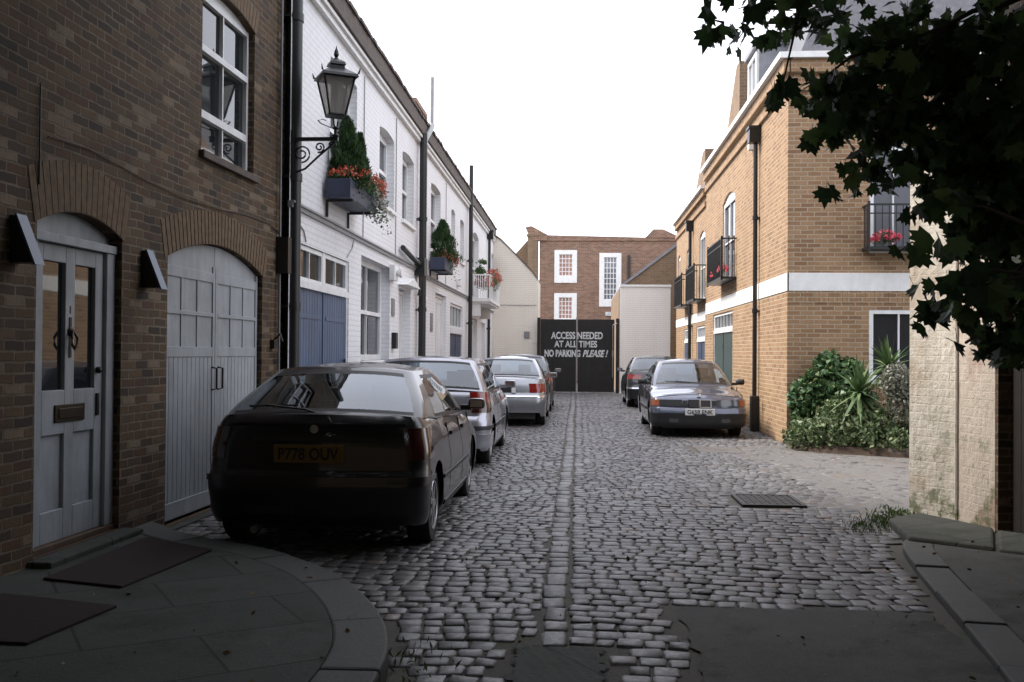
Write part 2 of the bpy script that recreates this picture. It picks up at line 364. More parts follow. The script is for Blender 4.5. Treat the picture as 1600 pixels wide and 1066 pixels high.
# ---------------------------------------------------------------- facade tools.  T(n, u, z): n outwards, u along, z up
def wall(mb, T, u0, u1, z0, z1, holes, depth=.14):
    us = sorted({u0, u1} | {h[0] for h in holes} | {h[1] for h in holes}); zs = sorted({z0, z1} | {h[2] for h in holes} | {h[3] + (h[4] if len(h) > 4 else 0) for h in holes})
    for a, b in zip(us, us[1:]):
        for c, d in zip(zs, zs[1:]):
            mu, mz = (a + b) / 2, (c + d) / 2
            if any(h[0] < mu < h[1] and h[2] < mz < h[3] + (h[4] if len(h) > 4 else 0) for h in holes): continue
            mb.add([T(0, a, c), T(0, b, c), T(0, b, d), T(0, a, d)], [(0, 1, 2, 3)])
    for h in holes:
        a, b, c, d = h[:4]; r = h[4] if len(h) > 4 else 0; dp = h[5] if len(h) > 5 else depth
        mb.add([T(0, a, c), T(-dp, a, c), T(-dp, a, d), T(0, a, d)], [(0, 1, 2, 3)])
        mb.add([T(0, b, c), T(-dp, b, c), T(-dp, b, d), T(0, b, d)], [(3, 2, 1, 0)])
        mb.add([T(0, a, c), T(-dp, a, c), T(-dp, b, c), T(0, b, c)], [(3, 2, 1, 0)])
        if r <= 0: mb.add([T(0, a, d), T(-dp, a, d), T(-dp, b, d), T(0, b, d)], [(0, 1, 2, 3)])
        else:
            k = 12; arc = [(a + (b - a) * i / k, arch_z(i / k, d, r)) for i in range(k + 1)]
            for (ua, za), (ub, zb) in zip(arc, arc[1:]):
                mb.add([T(0, ua, za), T(0, ub, zb), T(0, ub, d + r), T(0, ua, d + r)], [(0, 1, 2, 3)])
                mb.add([T(0, ua, za), T(-dp, ua, za), T(-dp, ub, zb), T(0, ub, zb)], [(0, 1, 2, 3)])
def arch_z(t, d, r): return d + r * (1 - (2 * t - 1) ** 2)
def voussoirs(T, a, b, d, r, hgt, parent, n, mat='arch_brick'):
    mb = MB(); ov = .10
    for i in range(n):
        g = .006; t0 = i / n + g / 2; t1 = (i + 1) / n - g / 2
        q = []
        for t, up in ((t0, 0), (t1, 0), (t1, 1), (t0, 1)):
            tt = -ov * .3 + t * (1 + .6 * ov); u = a + (b - a) * tt; z = arch_z(tt, d, r)
            lean = (tt - .5) * .16 * up
            q.append((u + lean, z + .004 + up * hgt))
        mb.prism(q, -.01, .005, T)
    return obj('brick_arch', mb, mat, parent, local=True)
def bars(mb, T, u0, u1, z0, z1, n0, n1, t=.05, vs=(), hs=(), bt=.025, bot=None):
    """outer frame and glazing bars as butted boxes"""
    bot = bot or t
    B = lambda a, b, c, d, m0=n0, m1=n1: mb.box(m0, m1, a, b, c, d, T)
    B(u0, u0 + t, z0, z1); B(u1 - t, u1, z0, z1); B(u0 + t, u1 - t, z1 - t, z1); B(u0 + t, u1 - t, z0, z0 + bot)
    for v in vs: B(v - bt / 2, v + bt / 2, z0 + bot, z1 - t, n0 + .004, n1 - .004)
    for h in hs: B(u0 + t, u1 - t, h - bt / 2, h + bt / 2, n0 + .006, n1 - .002)
def window(T, parent, u0, u1, z0, z1, rec=.12, rise=0, cols=1, rows=(), t=.06, mat='white_paint', glass='glass', sill=True, meet=None, name='window', sillmat='trim_white'):
    mb = MB(); vs = [u0 + (u1 - u0) * i / cols for i in range(1, cols)]
    hs = [z0 + (z1 - z0) * r for r in rows]
    bars(mb, T, u0, u1, z0, z1, -rec, -rec + .06, t, vs, hs)
    if meet: mb.box(-rec, -rec + .075, u0 + t, u1 - t, z0 + (z1 - z0) * meet - .03, z0 + (z1 - z0) * meet + .03, T)
    if rise: # arched head board
        k = 10; arc = [(u0 + (u1 - u0) * i / k, arch_z(i / k, z1, rise)) for i in range(k + 1)]
        mb.prism([(u0, z1)] + arc[1:-1] + [(u1, z1)], -rec + .005, -rec + .05, T)
    w = obj(name, mb, mat, parent, local=True)
    g = MB(); g.add([T(-rec + .02, u0, z0), T(-rec + .02, u1, z0), T(-rec + .02, u1, z1), T(-rec + .02, u0, z1)], [(0, 1, 2, 3)])
    obj('pane', g, glass, w, local=True, recalc=False)
    if sill:
        s = MB(); s.box(-rec + .06, .05, u0 - .05, u1 + .05, z0 - .07, z0, T); obj('sill', s, sillmat, w, local=True, bevel=.006)
    return w
# ---------------------------------------------------------------- foliage
LEAF = {'oval': [(0, -.5), (.22, -.25), (.26, .1), (0, .5), (-.26, .1), (-.22, -.25)],
        'maple': [(0, -.32), (.10, -.33), (.34, -.38), (.31, -.20), (.54, -.04), (.40, .04), (.44, .22), (.25, .16), (.25, .36), (.12, .32), (0, .62),
                  (-.12, .32), (-.25, .36), (-.25, .16), (-.44, .22), (-.40, .04), (-.54, -.04), (-.31, -.20), (-.34, -.38), (-.10, -.33)],
        'needle': [(0, -.5), (.13, 0), (0, .5), (-.13, 0)],
        'ivy': [(0, -.4), (.35, -.35), (.42, 0), (.2, .15), (0, .55), (-.2, .15), (-.42, 0), (-.35, -.35)]}
def leaf(mb, p, size, kind, up=None, tilt=1.0, rng=random):
    d = Vector((rng.gauss(0, 1), rng.gauss(0, 1), rng.gauss(0, 1) * tilt)).normalized() if up is None else \
        (Vector(up) + Vector((rng.gauss(0, 1), rng.gauss(0, 1), rng.gauss(0, 1))) * .35 * tilt).normalized()
    q = d.to_track_quat('Y', 'Z').to_matrix() @ Matrix.Rotation(rng.uniform(0, 6.28), 3, 'Y')
    sz = size * rng.uniform(.7, 1.25); out = LEAF[kind]
    vs = [Vector(p) + q @ Vector((x * sz, y * sz, -abs(x) * .35 * sz)) for x, y in out]
    mb.add(vs, [tuple(range(len(out)))])
def clump(mb, c, r, n, size, kind='oval', shell=.5, tilt=1, up=None, zmin=None):
    for _ in range(n):
        while True:
            d = Vector((random.gauss(0, 1), random.gauss(0, 1), random.gauss(0, 1))).normalized()
            k = ru(shell, 1) if rnd() < .8 else ru(0, 1)
            p = Vector((c[0] + d.x * r[0] * k, c[1] + d.y * r[1] * k, c[2] + d.z * r[2] * k))
            if zmin is None or p.z > zmin: break
        leaf(mb, p, size, kind, up, tilt)
# ================================================================ SETTING
def sheet(name, x0, x1, y0, y1, z, mat):
    mb = MB(); mb.add([(x0, y0, z), (x1, y0, z), (x1, y1, z), (x0, y1, z)], [(0, 1, 2, 3)])
    return label(obj(name, mb, mat, recalc=False), kind='structure')
sheet('ground', -250, 250, -250, 250, -.06, 'far_ground')

KERB_L = [(-.95, -6), (-.90, 0), (-.86, 3.0), (-.84, 4.12), (-.86, 4.62), (-.97, 5.08), (-1.16, 5.57), (-1.45, 6.1), (-1.69, 6.42), (-2.12, 6.86), (-2.6, 7.13), (-3.0, 7.4), (-3.42, 7.85)]
def smooth(pts, k=3):
    for _ in range(k):
        q = [pts[0]]
        for a, b in zip(pts, pts[1:]): q += [(a[0] * .75 + b[0] * .25, a[1] * .75 + b[1] * .25), (a[0] * .25 + b[0] * .75, a[1] * .25 + b[1] * .75)]
        pts = q + [pts[-1]]
    return pts
KERB_L = smooth(KERB_L, 2)
def offset(pts, d):
    out = []
    for i, p in enumerate(pts):
        a = pts[max(i - 1, 0)]; b = pts[min(i + 1, len(pts) - 1)]
        t = Vector((b[0] - a[0], b[1] - a[1])).normalized(); out.append((p[0] - t.y * d, p[1] + t.x * d))
    return out
def inside(poly, x, y):
    c = False; j = len(poly) - 1
    for i in range(len(poly)):
        xi, yi = poly[i]; xj, yj = poly[j]
        if (yi > y) != (yj > y) and x < (xj - xi) * (y - yi) / (yj - yi) + xi: c = not c
        j = i
    return c
# left pavement with a curved granite kerb
def slab(name, poly, z0, z1, mat, bev=.02):
    mb = MB(); k = len(poly)
    mb.add([(x, y, z0) for x, y in poly] + [(x, y, z1) for x, y in poly],
           [tuple(range(k, 2 * k))] + [(i, (i + 1) % k, k + (i + 1) % k, k + i) for i in range(k)])
    return label(obj(name, mb, mat, bevel=bev), kind='structure')
inner = offset(KERB_L, .27)
pave_poly = [p for p in inner] + [(-3.7, 8.1), (-3.9, 4), (-3.9, -6)]
slab('pavement', pave_poly, -.05, .115, 'flag', 0)
mb = MB(); acc = 0; seg = []
for i in range(len(KERB_L) - 1):             # kerb stones with a joint every 0.9 m or so
    seg.append(i); acc += (Vector(KERB_L[i + 1]) - Vector(KERB_L[i])).length
    if acc > .85 or i == len(KERB_L) - 2:
        o = [KERB_L[j] for j in seg + [i + 1]]; n_ = [inner[j] for j in seg + [i + 1]]
        def sh(p, q, f): return (p[0] + (q[0] - p[0]) * f, p[1] + (q[1] - p[1]) * f)
        if (Vector(o[-1]) - Vector(o[-2])).length > .02:
            g = .006 / (Vector(o[-1]) - Vector(o[-2])).length
            o[-1] = sh(o[-1], o[-2], g); n_[-1] = sh(n_[-1], n_[-2], g)
        poly = o + n_[::-1]; k = len(poly); dz = ru(-.004, .006)
        mb.add([(x, y, -.05) for x, y in poly] + [(x, y, .118 + dz) for x, y in poly],
               [tuple(range(k, 2 * k))] + [(a, (a + 1) % k, k + (a + 1) % k, k + a) for a in range(k)])
        seg = []; acc = 0
label(obj('kerb', mb, 'kerb', bevel=.018), kind='structure')
# right pavement: kerb, tarmac behind it, worn stone slabs by the pier
KR = smooth([(1.75, -6), (1.80, 3.0), (1.87, 4.2), (2.05, 5.2), (2.2, 6.2), (2.36, 7.2), (2.50, 7.9), (2.75, 8.35)], 2)
KRi = offset(KR, -.22)
slab('pavement', [(x, y) for x, y in KRi] + [(3.7, 8.5), (3.7, -6)], -.05, .052, 'asphalt', 0)
mb = MB()
for a in range(0, len(KR) - 1, 3):
    b = min(a + 3, len(KR) - 1); o = KR[a:b + 1]; n_ = KRi[a:b + 1]; poly = o + n_[::-1]; k = len(poly); dz = ru(-.012, .006)
    mb.add([(x, y, -.05) for x, y in poly] + [(x, y, .058 + dz) for x, y in poly],
           [tuple(range(k, 2 * k))] + [(i, (i + 1) % k, k + (i + 1) % k, k + i) for i in range(k)])
label(obj('kerb', mb, 'kerb', bevel=.012), kind='structure')
for q, z in (([(2.60, 8.0), (3.10, 7.62), (3.45, 8.5), (3.1, 9.25), (2.72, 8.9)], .085), ([(3.12, 7.6), (3.5, 7.35), (3.62, 8.3), (3.46, 8.46)], .075)):
    slab('stone_step', q, -.05, z, 'flag', .025)

# sheets in the road: earth under the setts, cement worn over them on the right, tarmac patches
def zfield(name, x0, x1, y0, y1, step, fz, mat):
    nx = int((x1 - x0) / step); ny = int((y1 - y0) / step)
    mb = MB(); mb.grid([[(x0 + (x1 - x0) * i / nx, y0 + (y1 - y0) * j / ny, fz(x0 + (x1 - x0) * i / nx, y0 + (y1 - y0) * j / ny)) for i in range(nx + 1)] for j in range(ny + 1)])
    return label(obj(name, mb, mat, smooth=True, recalc=False), kind='structure')
def wob(x, y): return math.sin(x * 1.9 + 1.3) * math.sin(y * 1.1) * .5 + math.sin(x * 4.3 + y * 3.1) * .25 + math.sin(x * 9.1 - y * 7.7) * .15
zfield('road_base', -3.4, 6.2, -6, 38.5, .4, lambda x, y: .005 + .003 * wob(x, y), 'joint')
def cement(x, y):
    a = max(0, min(1, (x - 1.4 + .5 * wob(y * .7, x)) / 1.3)) * max(0, min(1, (y - 8.3) / 1.3)) * max(0, min(1, (18.3 - y) / 2))
    b = max(0, min(1, (y - 26) / 6)) * .7
    c = max(0, min(1, (.9 - math.hypot((x + 1.6) / 1.4, (y - 5.9) / 1.6)) * 2)) * .6
    return -.03 + .047 * max(a, b * .85, c) + .004 * wob(x * 2.3, y * 2.1) + .003 * math.sin(x * 17 + y * 5) * math.sin(y * 13)
zfield('worn_cement', -3.35, 6.1, 3.4, 38.3, .11, cement, 'mortar')
PATCHES = [(.60, 2.02, 2.0, 5.92), (-.30, .14, 4.1, 5.06), (1.62, 2.24, 9.85, 10.6), (1.85, 2.55, 15.2, 16.2)]
PM = ['asphalt', 'flag', None, 'mortar']
for (a, b, c, d), m in zip(PATCHES, PM):
    if m is None or m == 'joint': continue
    mb = MB(); nx, ny = 30, 44
    mb.grid([[(a + (b - a) * i / nx + (ru(-.03, .03) if i in (0, nx) else 0), c + (d - c) * j / ny + (ru(-.03, .03) if j in (0, ny) else 0), .016 + .005 * wob(i * .35, j * .25) + ru(-.0015, .0015)) for i in range(nx + 1)] for j in range(ny + 1)])
    label(obj('road_patch', mb, m, smooth=True, recalc=False), kind='structure')

# granite setts: domed stones in wavering courses, gutter of long stones down the middle
PL = KERB_L + [(-6, 8), (-6, -6)]
PR = KR + [(3.3, 9.4), (8, 9.4), (8, -6)]
V = []; Fc = []
def sett(cx, cy, lx, ly, rot):
    k = 4; z0 = -.03; h = ru(.013, .020); tx, ty = ru(-.025, .025), ru(-.025, .025)
    c, s = math.cos(rot), math.sin(rot); base = len(V)
    prof = (-.5, -.41, .41, .5)
    j = [(ru(-.008, .008), ru(-.008, .008)) for _ in range(16)]
    for b in range(4):
        for a in range(4):
            u, v = prof[a] * lx, prof[b] * ly
            edge = (a in (0, 3)) + (b in (0, 3))
            if edge == 2: u *= .86; v *= .86
            z = h + ru(-.003, .001) if edge == 0 else (h - .007 if edge == 1 else h - .012)
            u += j[b * 4 + a][0]; v += j[b * 4 + a][1]
            V.append((cx + u * c - v * s, cy + u * s + v * c, z + u * tx + v * ty))
    for b in range(3):
        for a in range(3):
            o = base + b * 4 + a; Fc.append((o, o + 1, o + 5, o + 4))
    ring = [0, 1, 2, 3, 7, 11, 15, 14, 13, 12, 8, 4]; lo = len(V)
    for r in ring: x, y, z = V[base + r]; V.append((x, y, z0))
    for i in range(12):
        n = (i + 1) % 12; Fc.append((base + ring[n], base + ring[i], lo + i, lo + n))
def okpos(x, y):
    if inside(PL, x + .06, y) or inside(PL, x - .06, y) or inside(PR, x + .08, y): return False
    if y > 8 and x < -3.28 or x > 3.5 and not (9.6 < y < 16.8): return False
    for a, b, c, d in PATCHES:
        if a - .07 < x < b + .07 and c - .05 < y < d + .05: return False
    return True
GX0, GX1 = -.20, -.045
y = 3.35; row = 0
while y < 38:
    far = y > 24; rh = ru(.128, .158) * (1.15 if far else 1)
    for x0, x1 in ((-3.35, GX0), (GX1, 6.0 if 9.4 < y < 17 else 3.5)):
        x = x0 + ru(0, .03)
        while x < x1 - .06:
            l = min(ru(.095, .165) * (1.2 if far else 1), x1 - x)
            if l < .06: break
            cx = x + l / 2
            wy = .10 * math.sin(cx * .9 + y * .45) + .05 * math.sin(cx * 2.3 - y * .8) + (.13 * (cx - GX1) * math.sin(y * .35 + .6) if x0 > -.5 else .06 * (cx + 1) * math.cos(y * .3))
            sl = .09 * math.cos(cx * .9 + y * .45) + .115 * math.cos(cx * 2.3 - y * .8) + (.13 * math.sin(y * .35 + .6) if x0 > -.5 else .06 * math.cos(y * .3))
            cy = y + wy
            if okpos(cx, cy) and 3.3 < cy < 38.2 and rnd() > .004: sett(cx, cy, l - ru(.006, .016), rh - ru(.006, .018), math.atan(sl) + ru(-.08, .08))
            x += l
    y += rh; row += 1
for gx, wd in ((-.122, .135),):
    y = 3.3
    while y < 38:
        l = ru(.13, .34)
        if okpos(gx, y + l / 2): sett(gx + .012 * math.sin(y * .5) + ru(-.012, .012), y + l / 2, wd * ru(.9, 1.1), l - .014, ru(-.06, .06))
        y += l
mb = MB(); mb.v = V; mb.f = Fc; mb.m = [0] * len(Fc)
label(obj('road', mb, 'setts', smooth=True, recalc=False), kind='structure')

# iron covers
def cover(x0, x1, y0, y1, z, lab, mat='iron_cover'):
    t = thing('manhole_cover', lab, 'drain cover', ((x0 + x1) / 2, (y0 + y1) / 2, z))
    mb = MB(); mb.box(x0, x1, y0, y0 + .04, z - .03, z + .006); mb.box(x0, x1, y1 - .04, y1, z - .03, z + .006)
    mb.box(x0, x0 + .04, y0 + .04, y1 - .04, z - .03, z + .006); mb.box(x1 - .04, x1, y0 + .04, y1 - .04, z - .03, z + .006)
    obj('frame', mb, mat, t)
    mb = MB(); n = 7; dx = (x1 - x0 - .10) / n; dy = (y1 - y0 - .10) / n
    mb.box(x0 + .045, x1 - .045, y0 + .045, y1 - .045, z - .03, z - .002)
    for i in range(n):
        for j in range(n): mb.box(x0 + .05 + i * dx + .01, x0 + .05 + (i + 1) * dx - .01, y0 + .05 + j * dy + .01, y0 + .05 + (j + 1) * dy - .01, z - .002, z + .004)
    obj('lid', mb, mat, t)
cover(1.62, 2.24, 9.85, 10.6, .03, 'dark square iron cover set in the worn paving on the right')

# ================================================================ BRICK HOUSE (left foreground)
bh = thing('brick_house', 'dark brown brick mews house with white door and arched white garage doors', 'house', (-3.45, 6.14, 0), R(-1.77))
Tb = lambda n, u, z: (n, u, z)
DOOR = (0.0, 1.12, .16, 2.32, .12, .13); GAR = (1.90, 4.17, .03, 2.28, .20, .10); WIN = (2.55, 3.87, 3.22, 4.76, .09, .13)
WIN2 = (-.9, .3, 3.22, 4.68, .17, .13)
mb = MB(); wall(mb, Tb, -6.5, 5.05, -.05, 8.2, [DOOR, GAR, WIN])
mb.box(-5, -.3, -6.5, 5.05, -.05, 8.2)
obj('wall', mb, 'stock', bh, local=True)
voussoirs(Tb, DOOR[0], DOOR[1], DOOR[3], DOOR[4], .34, bh, 17)
voussoirs(Tb, GAR[0], GAR[1], GAR[3], GAR[4], .30, bh, 32)
voussoirs(Tb, WIN[0], WIN[1], WIN[3], WIN[4], .24, bh, 18)
# arched board filling under an arch
def headboard(mb, T, a, b, z, r, n0, n1, down=0):
    k = 12; arc = [(a + (b - a) * i / k, arch_z(i / k, z, r)) for i in range(k + 1)]
    mb.prism([(a, z - down)] + arc + [(b, z - down)], n0, n1, T)
# front door: frame, leaf with two tall panes over two panels, knocker, letter plate
mb = MB(); mb.box(-.13, -.05, 0, .10, .2, 2.21, Tb); mb.box(-.13, -.05, 1.00, 1.12, .2, 2.21, Tb); mb.box(-.13, -.035, 0, 1.12, 2.21, 2.27, Tb)
headboard(mb, Tb, 0, 1.12, 2.32, .12, -.13, -.10, .06)
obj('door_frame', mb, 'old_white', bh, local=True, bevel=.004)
mb = MB(); y0, y1 = .103, .997
def dbox(a, b, c, d, n0=-.12, n1=-.08): mb.box(n0, n1, a, b, c, d, Tb)
for a, b in ((y0, y0 + .11), (y1 - .11, y1), (.49, .61)): dbox(a, b, .20, 2.205)
for c, d in ((.20, .41), (.92, 1.22), (2.09, 2.205)): dbox(y0 + .11, .49, c, d); dbox(.61, y1 - .11, c, d)
dbox(y0 + .11, .49, .41, .92, -.12, -.105); dbox(.61, y1 - .11, .41, .92, -.12, -.105)
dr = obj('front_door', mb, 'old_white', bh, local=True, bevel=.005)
mb = MB(); mb.add([Tb(-.11, .2, 1.22), Tb(-.11, .9, 1.22), Tb(-.11, .9, 2.09), Tb(-.11, .2, 2.09)], [(0, 1, 2, 3)]); obj('pane', mb, 'glass', dr, local=True, recalc=False)
mb = MB(); mb.box(-.08, -.068, .36, .74, 1.0, 1.12, Tb); mb.box(-.068, -.062, .40, .70, 1.025, 1.095, Tb); obj('letter_plate', mb, 'brass', dr, local=True, bevel=.003)
mb = MB(); mb.lathe([(.03, -.082), (.035, -.07), (.012, -.05)], (0, .55, 1.62), 'x', 12); mb.tube([Tb(-.06, .55, 1.63), Tb(-.045, .515, 1.58), Tb(-.045, .52, 1.53), Tb(-.045, .55, 1.50), Tb(-.045, .58, 1.53), Tb(-.045, .585, 1.58), Tb(-.06, .55, 1.63)], .010, 6)
mb.box(-.082, -.075, .535, .565, 1.44, 1.72, Tb); obj('knocker', mb, 'brass', dr, local=True)
text_part('house_number', '1', Tb, .54, .56, 1.745, 1.80, -.079, 'brass', dr)
mb = MB(); mb.lathe([(.022, -.08), (.026, -.06), (.015, -.045), (.0, -.04)], (0, .92, 1.35), 'x', 12); obj('door_knob', mb, 'black_metal', dr, local=True); mb = MB(); mb.box(-.08, -.065, .905, .935, 1.02, 1.18, Tb); obj('lock', mb, 'black_metal', dr, local=True)
mb = MB(); mb.box(-.13, .16, -.06, 1.2, -.04, .155, Tb); obj('doorstep', mb, 'flag', bh, local=True, bevel=.012)
mb = MB(); mb.box(-.125, -.03, 0, 1.12, .160, .198, Tb); obj('threshold', mb, 'wood', bh, local=True, bevel=.004)
# garage doors: two arched leaves, six small panels over vertical boards
mb = MB(); mid = (GAR[0] + GAR[1]) / 2
for a, b in ((GAR[0] + .012, mid - .004), (mid + .004, GAR[1] - .012)):
    poly = [(a, .05)] + [(a + (b - a) * i / 8, arch_z((a + (b - a) * i / 8 - GAR[0]) / (GAR[1] - GAR[0]), GAR[3], GAR[4]) - .006) for i in range(9)] + [(b, .05)]
    mb.prism(poly, -.095, -.06, Tb)
    L0, L1 = a + .04, b - .04
    mb.box(-.06, -.048, a, a + .055, .05, 2.28, Tb); mb.box(-.06, -.048, b - .055, b, .05, 2.28, Tb)
    mb.box(-.06, -.048, a + .055, b - .055, 1.44, 1.53, Tb); mb.box(-.06, -.048, a + .055, b - .055, 2.13, 2.22, Tb)
    mb.box(-.06, -.046, a + .055, b - .055, 1.81, 1.845, Tb)
    for i in (1, 2): u = a + .055 + (b - a - .11) * i / 3; mb.box(-.06, -.050, u - .017, u + .017, 1.53, 1.81, Tb); mb.box(-.06, -.050, u - .017, u + .017, 1.845, 2.13, Tb)
    n = 11
    for i in range(n): p = a + .058 + (b - a - .116) * i / n; mb.box(-.06, -.054, p + .003, p + (b - a - .116) / n - .003, .06, 1.435, Tb)
    mb.box(-.06, -.044, a + .055, b - .055, .06, .20, Tb)
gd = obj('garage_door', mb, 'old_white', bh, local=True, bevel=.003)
for s in (-1, 1):
    mb = MB(); u = mid + s * .07; mb.tube([Tb(-.048, u, 1.34), Tb(.0, u, 1.33), Tb(.0, u, 1.14), Tb(-.048, u, 1.13)], .010, 6); obj('handle', mb, 'black_metal', gd, local=True)
mb = MB(); mb.box(-.04, .10, 1.6, 5.0, -.05, .025, Tb); obj('garage_step', mb, 'flag', bh, local=True)
# sash windows
for W_ in (WIN,):
    w_ = window(Tb, bh, W_[0], W_[1], W_[2] + .07, W_[3], rec=.125, rise=.09, cols=2, t=.05, meet=.66, sill=True, sillmat='brown_tile')
    mb = MB(); mb.box(-.115, -.05, W_[0] + .07, W_[1] - .07, W_[2] + .40, W_[2] + .47, Tb); obj('sash_rail', mb, 'white_paint', w_, local=True)
# rainwater pipes at the party wall, cable, hooks
for (u, n, r, mt) in ((4.84, .11, .085, 'black_metal'), (4.60, .04, .012, 'lead')):
    mb = MB(); mb.tube([Tb(n, u, .02), Tb(n, u, 7.9)], r, 16)
    if r > .05:
        for z in (.3, 1.95, 3.4, 5.2): mb.lathe([(r + .012, z), (r + .012, z + .09)], Tb(n, u, 0), 'z', 14); mb.box(-.01, n, u - .11, u + .11, z + .03, z + .06, Tb)
        mb.box(.0, .14, 4.58, 4.70, 2.35, 2.75, Tb)
    obj('downpipe' if r > .05 else 'conduit', mb, mt, bh, local=True, smooth=True, auto=40)
mb = MB(); mb.tube([Tb(.012, .1, 2.88), Tb(.012, .6, 2.90), Tb(.012, 1.5, 2.83), Tb(.014, 2.2, 2.80), Tb(.012, 3.0, 2.82), Tb(.012, 3.6, 2.86), Tb(.012, 4.3, 2.86), Tb(.012, 4.7, 2.80)], .005, 5); obj('cable', mb, 'wood', bh, local=True)
mb = MB(); mb.tube([Tb(.012, 0, 2.55), Tb(.012, 0, 3.2)], .006, 6); obj('conduit', mb, 'black_metal', bh, local=True)
mb = MB(); mb.box(0, .05, 4.42, 4.52, 1.52, 1.62, Tb); mb.tube([Tb(.03, 4.47, 1.62), Tb(.10, 4.47, 1.68), Tb(.12, 4.47, 1.60)], .014, 6); obj('tap', mb, 'black_metal', bh, local=True)
# wedge lamps either side of the door
def wedge_lamp(u, z, lab):
    p = wm(bh) @ Vector((0, u, z)); t = thing('wall_light', lab, 'wall lamp', p, R(-1.77), 'wall lamps beside the white door')
    mb = MB(); h = .145
    mb.add([(0, -.05, h), (0, .05, h), (.03, -.05, h), (.03, .05, h), (0, -.05, -h), (0, .05, -h), (.15, -.05, -h), (.15, .05, -h)],
           [(0, 1, 3, 2), (4, 6, 7, 5), (0, 2, 6, 4), (1, 5, 7, 3), (0, 4, 5, 1), (2, 3, 7, 6)])
    obj('housing', mb, 'black_metal', t, local=True)
    mb = MB(); mb.add([(.032, -.054, h + .01), (.032, .054, h + .01), (.045, .054, h + .01), (.045, -.054, h + .01), (.155, -.054, -h - .01), (.155, .054, -h - .01), (.170, .054, -h - .01), (.170, -.054, -h - .01)],
                      [(0, 1, 2, 3), (4, 7, 6, 5), (0, 4, 5, 1), (3, 2, 6, 7), (0, 3, 7, 4), (1, 5, 6, 2)])
    obj('hood', mb, 'hood_blue', t, local=True)
wedge_lamp(-.24, 2.17, 'dark wedge wall lamp with pale blue front, left of the white front door')
wedge_lamp(1.48, 2.13, 'dark wedge wall lamp with pale blue front, between front door and garage doors')
def mat_on(name, poly, z, mat, lab, cat):
    mb = MB(); k = len(poly); mb.add([(x, y, z) for x, y in poly] + [(x, y, z + .014) for x, y in poly], [tuple(range(k, 2 * k))] + [(i, (i + 1) % k, k + (i + 1) % k, k + i) for i in range(k)])
    label(obj(name, mb, mat, bevel=.004), lab, cat)
mat_on('doormat', [(-3.18, 5.78), (-2.62, 5.62), (-2.50, 6.72), (-3.14, 7.12)], .117, 'mat_red', 'large worn red brown mat on the pavement in front of the white front door', 'mat')
mat_on('doormat', [(-3.3, 4.55), (-2.55, 4.5), (-2.45, 5.2), (-3.2, 5.4)], .117, 'mat_red', 'dark brown mat on the pavement nearest the camera, below the brick wall', 'mat')

# ================================================================ WHITE MEWS TERRACE
WX = -3.2
def L(px): return 4979 / (902 - px) * 1.002 - .21     # where along the terrace wall a feature stands
def terrace_house(lab, y0, y1, ztop=5.70):
    t = thing('terrace_house', lab, 'house', (WX, y0, 0), 0, 'white painted mews houses of the left terrace')
    T = lambda n, u, z: (n, u - y0, z); return t, T
def roof_and_back(t, T, y0, y1, ztop=5.70, step=0):
    mb = MB(); mb.box(-6, -.35, y0 + .002, y1 - .002, 0, ztop - .05, T)
    obj('back_wall', mb, 'white_brick', t, local=True)
    mb = MB(); mb.box(-.3, .07, y0, y1, ztop - .03, ztop + .05, T); mb.box(-.3, .11, y0, y1, ztop + .05, ztop + .10, T)
    obj('cornice', mb, 'trim_white', t, local=True)
    mb = MB()
    mb.prism([(y0, ztop + .10), (y1, ztop + .10), (y1, ztop + .46), (y0, ztop + .46)], -.3, .11, T)
    # courses of tiles over the gutter
    k = int((y1 - y0) / .22)
    for i in range(k):
        a = y0 + (y1 - y0) * i / k; dz = ru(-.012, .012)
        mb.box(-.02, .14 + ru(-.01, .01), a + .004, a + (y1 - y0) / k - .004, ztop + .43 + dz, ztop + .48 + dz, T)
    mb.add([T(-.02, y0, ztop + .46), T(-.02, y1, ztop + .46), T(-3.2, y1, ztop + 1.9), T(-3.2, y0, ztop + 1.9), T(-6, y1, ztop + .3), T(-6, y0, ztop + .3)], [(0, 1, 2, 3), (3, 2, 4, 5)])
    obj('roof', mb, 'brown_tile', t, local=True)
    mb = MB(); mb.tube([T(.125, y0, ztop + .13), T(.125, y1, ztop + .13)], .022, 8); obj('gutter', mb, 'brown_tile', t, local=True)
def belt(t, T, y0, y1, z=3.10):
    mb = MB(); mb.box(-.02, .035, y0, y1, z, z + .05, T); mb.box(-.02, .055, y0, y1, z + .05, z + .075, T); obj('string_course', mb, 'lead', t, local=True)
def panel_door(t, T, u0, u1, z0, z1, rec, mat, name='door', glass=None):
    mb = MB(); mb.box(-rec, -rec + .07, u0, u0 + .06, z0, z1, T); mb.box(-rec, -rec + .07, u1 - .06, u1, z0, z1, T); mb.box(-rec, -rec + .07, u0 + .06, u1 - .06, z1 - .06, z1, T)
    obj('door_frame', mb, 'white_paint', t, local=True)
    a, b, d = u0 + .062, u1 - .062, z1 - .062
    mb = MB(); mb.box(-rec, -rec + .03, a, b, z0, d, T); c = (a + b) / 2
    for p, q in ((a, a + .1), (c - .05, c + .05), (b - .1, b)): mb.box(-rec + .03, -rec + .045, p, q, z0, d, T)
    for p, q in ((z0, z0 + .22), (z0 + .85, z0 + 1.0), (d - .12, d)): mb.box(-rec + .03, -rec + .044, a + .1, c - .05, p, q, T); mb.box(-rec + .03, -rec + .044, c + .05, b - .1, p, q, T)
    dd = obj(name, mb, mat, t, local=True, bevel=.003)
    mb = MB(); mb.lathe([(.02, 0), (.03, .03), (.02, .06), (0, .065)], T(-rec + .045, b - .08, z0 + 1.02), 'x', 10); obj('handle', mb, 'brass', dd, local=True)
    return dd
